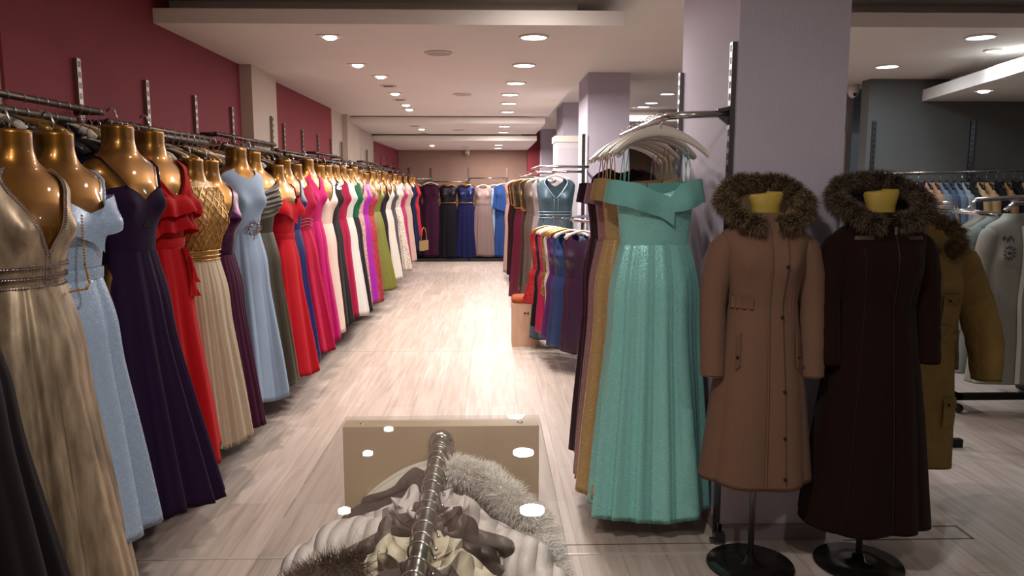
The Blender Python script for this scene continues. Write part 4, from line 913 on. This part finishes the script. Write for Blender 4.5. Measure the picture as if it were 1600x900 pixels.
# four way chrome racks
rk = thing('four_way_rack', 'chrome four way rack behind the khaki parka', 'clothes rack', (2.6, 4.5, 0))
for p in ([(0, 0, .03), (0, 0, 1.5)],): MB().tube(p, .018, 12).build('post', CHROME, rk)
for p in ([(0, 0, 1.5), (-.30, -.35, 1.5), (-.40, -.5, 1.49), (-.42, -.53, 1.44)], [(0, 0, 1.46), (-.05, -.45, 1.46), (.0, -.62, 1.45)], [(0, 0, 1.5), (.12, -.05, 1.49), (.14, -.06, 1.38)], [(0, 0, 1.35), (.2, 0, 1.35)], [(0, 0, 1.28), (.22, 0, 1.28)]): MB().tube(p, .014, 10).build('arm', CHROME, rk)
MB().box(-.3, .3, -.02, .02, 0, .05).box(-.02, .02, -.3, .3, 0, .05).build('base', BLACKM, rk)
rk2 = thing('four_way_rack', 'chrome rack with grey coats at the right edge', 'clothes rack', (4.0, 5.2, 0))
MB().tube([(0, 0, .1), (0, 0, 1.5)], .02, 12).build('post', BLACKM, rk2)
for p in ([(.2, 0, 1.48), (0, -.02, 1.5), (-.5, -.12, 1.48), (-.56, -.13, 1.43)], [(.2, .1, 1.5), (-.3, .08, 1.52), (-.62, .1, 1.50), (-.68, .08, 1.43)], [(0, 0, 1.5), (.4, -.4, 1.5)]): MB().tube(p, .017, 10).build('arm', CHROME, rk2)
MB().box(-.75, .6, -.03, .03, .1, .14).box(-.03, .03, -.5, .6, .1, .14).box(-.73, -.68, -.03, .55, .1, .14).build('base', BLACKM, rk2)
for x, y in ((-.70, 0), (-.7, .5), (.15, .55), (.15, -.45)): MB().lathe([(.001, -.03), (.03, -.03), (.03, .03), (.001, .03)], 16, cap=False).build('caster', BLACKP, rk2, (x, y, .04), (PI/2, 0, 0))
cw, BW = coat('light grey collarless coat with black floral embroidery at the right edge', (3.43, 4.95, 0), R(4), '#8f8d86', 'wool', 1.37, .3, .2, .19, .85, .24, .13, .11, .62, 6, .04, 5, depth=.09, arm_r=.052, armx=.215)
q = MB(); shell(q, BW, -2, 3, lambda t: 1.34, lambda t: .31, .006, 20, 4); q.build('white_edge_piping', WHITEP, cw)
q = MB(); cc = (-26, 1.17)
for k in range(11):
    a = 2*PI*k/11; q.tube([tuple(map(float, BW.pos(cc[0]+13*math.cos(a)*m, cc[1]+.05*math.sin(a)*m, .006))) for m in (.55, .8, 1.0)], [.002, .005, .002], 6)
for k in range(6): q.tube([tuple(map(float, BW.pos(cc[0]-12+k*4, cc[1]+.075+.01*math.sin(k*2)+d, .006))) for d in (0, .015, .03)], [.002, .004, .002], 6)
q.sphere(BW.pos(cc[0], cc[1], .006), .012, 10, 6); q.build('floral_embroidery', BLACKP, cw)
coat('grey green coat hanging just behind the embroidered one', (3.44, 5.12, 0), R(8), '#6f7873', 'wool', 1.36, .32, .2, .18, .85, .23, .1, .1, .62, 7, .04, 5, depth=.08, armx=.24)
coat('beige grey coat behind the two grey coats at the right edge', (3.45, 5.28, 0), R(8), '#7f7a70', 'wool', 1.35, .34, .2, .18, .85, .22, .1, .1, .62, 8, .04, 5, depth=.08, armx=.24)
coat('dark coat on the right of the edge rack', (4.2, 5.0, 0), R(-10), '#232126', 'wool', 1.38, .3, .2, .18, .85, .22, .1, .1, .62, 9, .04, 5, depth=.09)

# rail and garments on the grey wall
upright(4.375, 7.0, .2, 2.18, 'slotted upright in the middle of the dark grey wall', None, 'y', DU)
upright(3.47, 7.0, .2, 2.18, 'slotted upright at the corner of the dark grey wall', None, 'y', DU)
rail('long chrome rail along the dark grey wall', [(3.34, 7.0, 1.72), (3.36, 6.62, 1.70), (3.45, 6.6, 1.70), (5.6, 6.5, 1.76)], .015, CHROME, None, [[(4.375, 7.0, 1.73), (4.375, 6.56, 1.73)]])
cols = [('#1b1a1e', 'black'), ('#1b1a1e', 'black'), ('#8d6a5c', 'dusty pink'), ('#24252b', 'charcoal'), ('#a57f66', 'light brown'), ('#98745c', 'tan'), ('#626a78', 'slate blue'), ('#434e60', 'denim blue'), ('#5f6c7e', 'faded blue'), ('#838b94', 'pale blue'), ('#22252b', 'charcoal'),
        ('#b39470', 'camel'), ('#a98a68', 'golden camel'), ('#1b1a1e', 'black'), ('#9b7150', 'brown tan'), ('#1b1a1e', 'black'), ('#b38968', 'light camel'), ('#a98266', 'beige')]+[('#19191d', 'black')]*7+[('#3a3328', 'dark olive'), ('#3a3328', 'dark olive'), ('#3c141c', 'maroon'), ('#3c141c', 'maroon'), ('#2a1216', 'dark wine')]
pro = {}; x = 3.5; seq = {}
camels = 0
for i, (c, nm) in enumerate(cols):
    big = 'camel' in nm or nm in ('beige', 'brown tan'); y = 6.6-(x-3.45)*.046
    lb = '%s garment on the long rail of the dark grey wall' % nm
    if c not in pro:
        pro[c] = coat(lb, (x, y, 0), R(78), c, 'wool', 1.575, .55 if big else .75, .2, .19, 1.1, .2, .05, .05, 1.0, 20+i, .04, 5, name='jacket', cat='jacket', depth=.045, arm_r=.045, armx=.2, n=50, group='%s garments on the grey wall rail' % nm)[0]
    else: dup(pro[c], (x, y, 0), R(78+rg.uniform(-5, 5)))
    dup(hB, (x, y, 1.725), R(78), 'black hanger on the long rail of the dark grey wall', 'black hangers on the grey wall rail')
    x += .085 if big else .062
# wooden belt rack and black bar
br = thing('belt_rack', 'narrow wooden frame with black ladder strip on the grey wall corner', 'rack', (3.47, 7.70, 0))
MB().box(-.06, -.035, -.03, 0, 1.3, 2.12).box(.035, .06, -.03, 0, 1.3, 2.12).box(-.035, .035, -.03, 0, 2.09, 2.12).build('frame', BEECH, br)
q = MB()
for z in np.arange(1.32, 2.07, .05): q.box(-.035, .035, -.022, -.005, z, z+.03)
q.build('ladder_slats', BLACKP, br)
bb = thing('label_bar', 'black bar with white labels between pillar and belt rack', 'rack bar', (3.1, 7.70, 0))
MB().box(-.15, .28, -.02, 0, 1.70, 1.76).build('bar', BLACKP, bb); q = MB()
for x in (-.08, .02, .12): q.box(x, x+.03, -.024, -.02, 1.71, 1.755)
q.build('labels', WHITEP, bb)

# ================================================================== GLASS TOPPED DISPLAY IN FRONT
dr = thing('display_rack', 'oak veneered display rack with clear glass top in the foreground', 'display rack', (-.14, 1.4, 0))
MB().box(-.272, .272, .665, .725, 0, .938).build('end_panel', PANELW, dr)
MB().box(-.272, .272, -.92, -.86, 0, .938).build('end_panel', PANELW, dr)
q = MB()
for x, y in ((-.22, .695), (.22, .695)): q.lathe([(.001, .9385), (.009, .9385), (.009, .9395), (.001, .9395)], 14, (x, y), cap=False)
q.build('screws', CHROME, dr)
MB().tube([(0, -.86, .893), (0, .665, .893)], .0185, 20).build('hanging_rail', simple('rail_steel', '#918d88', .3, 1), dr)
MB().lathe([(.001, 0), (.036, 0), (.036, .012), (.022, .02), (.001, .02)], 24, cap=False).build('rail_flange', CHROME, dr, (0, .665, .893), (PI/2, 0, 0))
N = NT('clear_glass'); fr = N.n('ShaderNodeFresnel'); fr.inputs[0].default_value = 1.5; tr = N.n('ShaderNodeBsdfTransparent'); tr.inputs[0].default_value = (.97, .985, .975, 1); gl = N.n('ShaderNodeBsdfGlossy'); gl.inputs['Roughness'].default_value = .008
ms = N.n('ShaderNodeMixShader'); geo = N.n('ShaderNodeNewGeometry'); ir = N.n('ShaderNodeMapRange'); ir.inputs['To Min'].default_value = 1.5; ir.inputs['To Max'].default_value = 1/1.5
N.l(geo.outputs['Backfacing'], ir.inputs['Value']); N.l(ir.outputs[0], fr.inputs[0]); N.l(fr.outputs[0], ms.inputs[0]); N.l(tr.outputs[0], ms.inputs[1]); N.l(gl.outputs[0], ms.inputs[2]); N.l(ms.outputs[0], N.out.inputs[0])
MB().box(-.274, .276, -.92, .727, .942, .950).build('glass_top', N.m, dr)
# hangers + jackets under the glass
def jhanger():
    root = thing('hanger', 'x', 'hanger'); q = MB(); us = np.linspace(-1, 1, 21); G = []
    for u in us:
        z = -.115-.012*abs(u)-.06*abs(u)**2; hw = .006+.006*u*u
        G.append([(u*.17, .01*math.cos(u*2)+hw*math.cos(a), z+.010*math.sin(a)) for a in np.linspace(0, 2*PI, 10, endpoint=False)])
    q.grid(G, True); q.build('shoulder_bar', simple('grey_hanger', '#6d625c', .45), root)
    h = MB(); r = .025
    h.tube([(0, 0, -.11), (0, 0, -.055), (-.006, 0, -.048), (-.0215, 0, -.034)]+[(r*math.cos(R(a)), 0, -.021+r*math.sin(R(a))) for a in np.linspace(200, 10, 14)]+[(.03, 0, -.026)], .0023, 6)
    h.sphere((.031, 0, -.028), .0042, 8, 5); h.build('hook', CHROME, root); return root
jh = jhanger(); y = 1.14; i = 0
HY = []; fh_ = []
while y < 2.05:
    HY.append(y); y += .052+.012*math.sin(i*2.1); i += 1
for i, y in enumerate(HY):
    a = R(-14+rg.uniform(-7, 7)); loc = (-.14, y, .9145)
    if i == 0: jh.location = loc; jh.rotation_euler = (0, 0, a); jh['label'] = 'grey hanger with wire hook on the rail under the glass top'; jh['group'] = 'hangers under the glass top'
    else: dup(jh, loc, a)
for k, (y_, a_) in enumerate(((1.93, -14), (1.965, -10), (2.0, -17))):
    dup(wh, (-.14, y_, .9135), R(a_), ['empty pale hanger nearest the white fur collar under the glass', 'empty pale hanger in the middle of three under the glass', 'empty pale hanger farthest along the rail under the glass'][k], 'empty hangers under the glass')
def jacket(label, y, col, mat, rz=0, top=.82, quilt=.075, sh=.2, arms=None, seed=1, wz=.45, hem=.12, cat='jacket', waist=.2, depth=.07):
    return coat(label, (-.14, y, 0), rz, col, mat, top, hem, sh, waist, wz, .22, .07, .07, .35, seed, .02, 5, name='puffer_jacket' if quilt else 'jacket', cat=cat, quilt=quilt, depth=depth, neck=.085, n=90, arms=arms)
AR = [(.13, 0, .745, .04), (.19, 0, .735, .062), (.245, -.04, .64, .066), (.275, -.07, .5, .062), (.27, -.09, .38, .05)]
j1, _ = jacket('dark brown jacket with long white fur collar under the glass', 1.86, '#3a2f2d', 'twill', R(-8), .82, 0, .22, arms=AR, seed=30)
fur('fur_collar', [(.03, .03, .87), (.08, .02, .865), (.14, .01, .845), (.20, -.01, .81), (.25, -.04, .76), (.285, -.09, .69), (.30, -.13, .62)], .036, 12000, .045, FURW, j1, 31, .05)
j2, _ = jacket('pale pink white quilted puffer jacket with dark belts under the glass', 1.70, '#cfc4c0', 'puffer', R(-13), .83, .075, .215, depth=.085, arms=[(.12, 0, .765, .05), (.2, -.01, .75, .075), (.27, -.06, .70, .075), (.33, -.13, .62, .066), (.36, -.18, .55, .058)], seed=32)
for sg in (-1, 1):
    q = MB(); q.tube([(sg*.36, -.18, .55), (sg*.368, -.195, .515)], [.054, .048], 18); q.build('dark_cuff', BLACKP, j2)
    q = MB(); q.tube([(sg*.08, -.075, .82), (sg*.10, -.09, .74), (sg*.10, -.10, .62)], .009, 8, flat=.4); q.build('dark_strap', simple('strap_brown', '#4a3d3a', .6), j2)
jacket('brown quilted jacket between the pale puffers under the glass', 1.60, '#4b3a34', 'puffer', R(4), .835, .06, .19, depth=.06, arms=[(.12, 0, .74, .04), (.17, 0, .72, .055), (.2, -.03, .62, .055), (.2, -.05, .45, .05)], seed=33)
j4, _ = jacket('cream crinkled puffer jacket with brown fur, nearer under the glass', 1.47, '#cdbfa8', 'puffer', R(-16), .83, .07, .21, depth=.085, arms=[(.13, 0, .735, .045), (.19, 0, .72, .065), (.25, -.06, .64, .066), (.29, -.1, .52, .058), (.29, -.12, .42, .05)], seed=34)
fur('fur_trim', [(-.10, -.06, .84), (-.17, -.10, .83), (-.235, -.12, .78), (-.28, -.13, .69), (-.31, -.14, .62)], .038, 6000, .05, furmat('#3a2a22', '#7d6656', 'mid_brown_fur'), j4, 35, .1)
j5, _ = jacket('dark chocolate jacket with tan fur edge, nearest under the glass', 1.33, '#3a302e', 'twill', R(-6), .83, 0, .22, arms=AR, seed=36, depth=.085)
fur('fur_trim', [(.20, .05, .70), (.25, .04, .66), (.28, .03, .60)], .025, 2500, .045, FURK, j5, 37, .1)
jacket('black jacket at the near end of the glass covered rail', 1.2, '#2a2422', 'twill', R(-5), .82, 0, .21, depth=.085, arms=AR, seed=38)
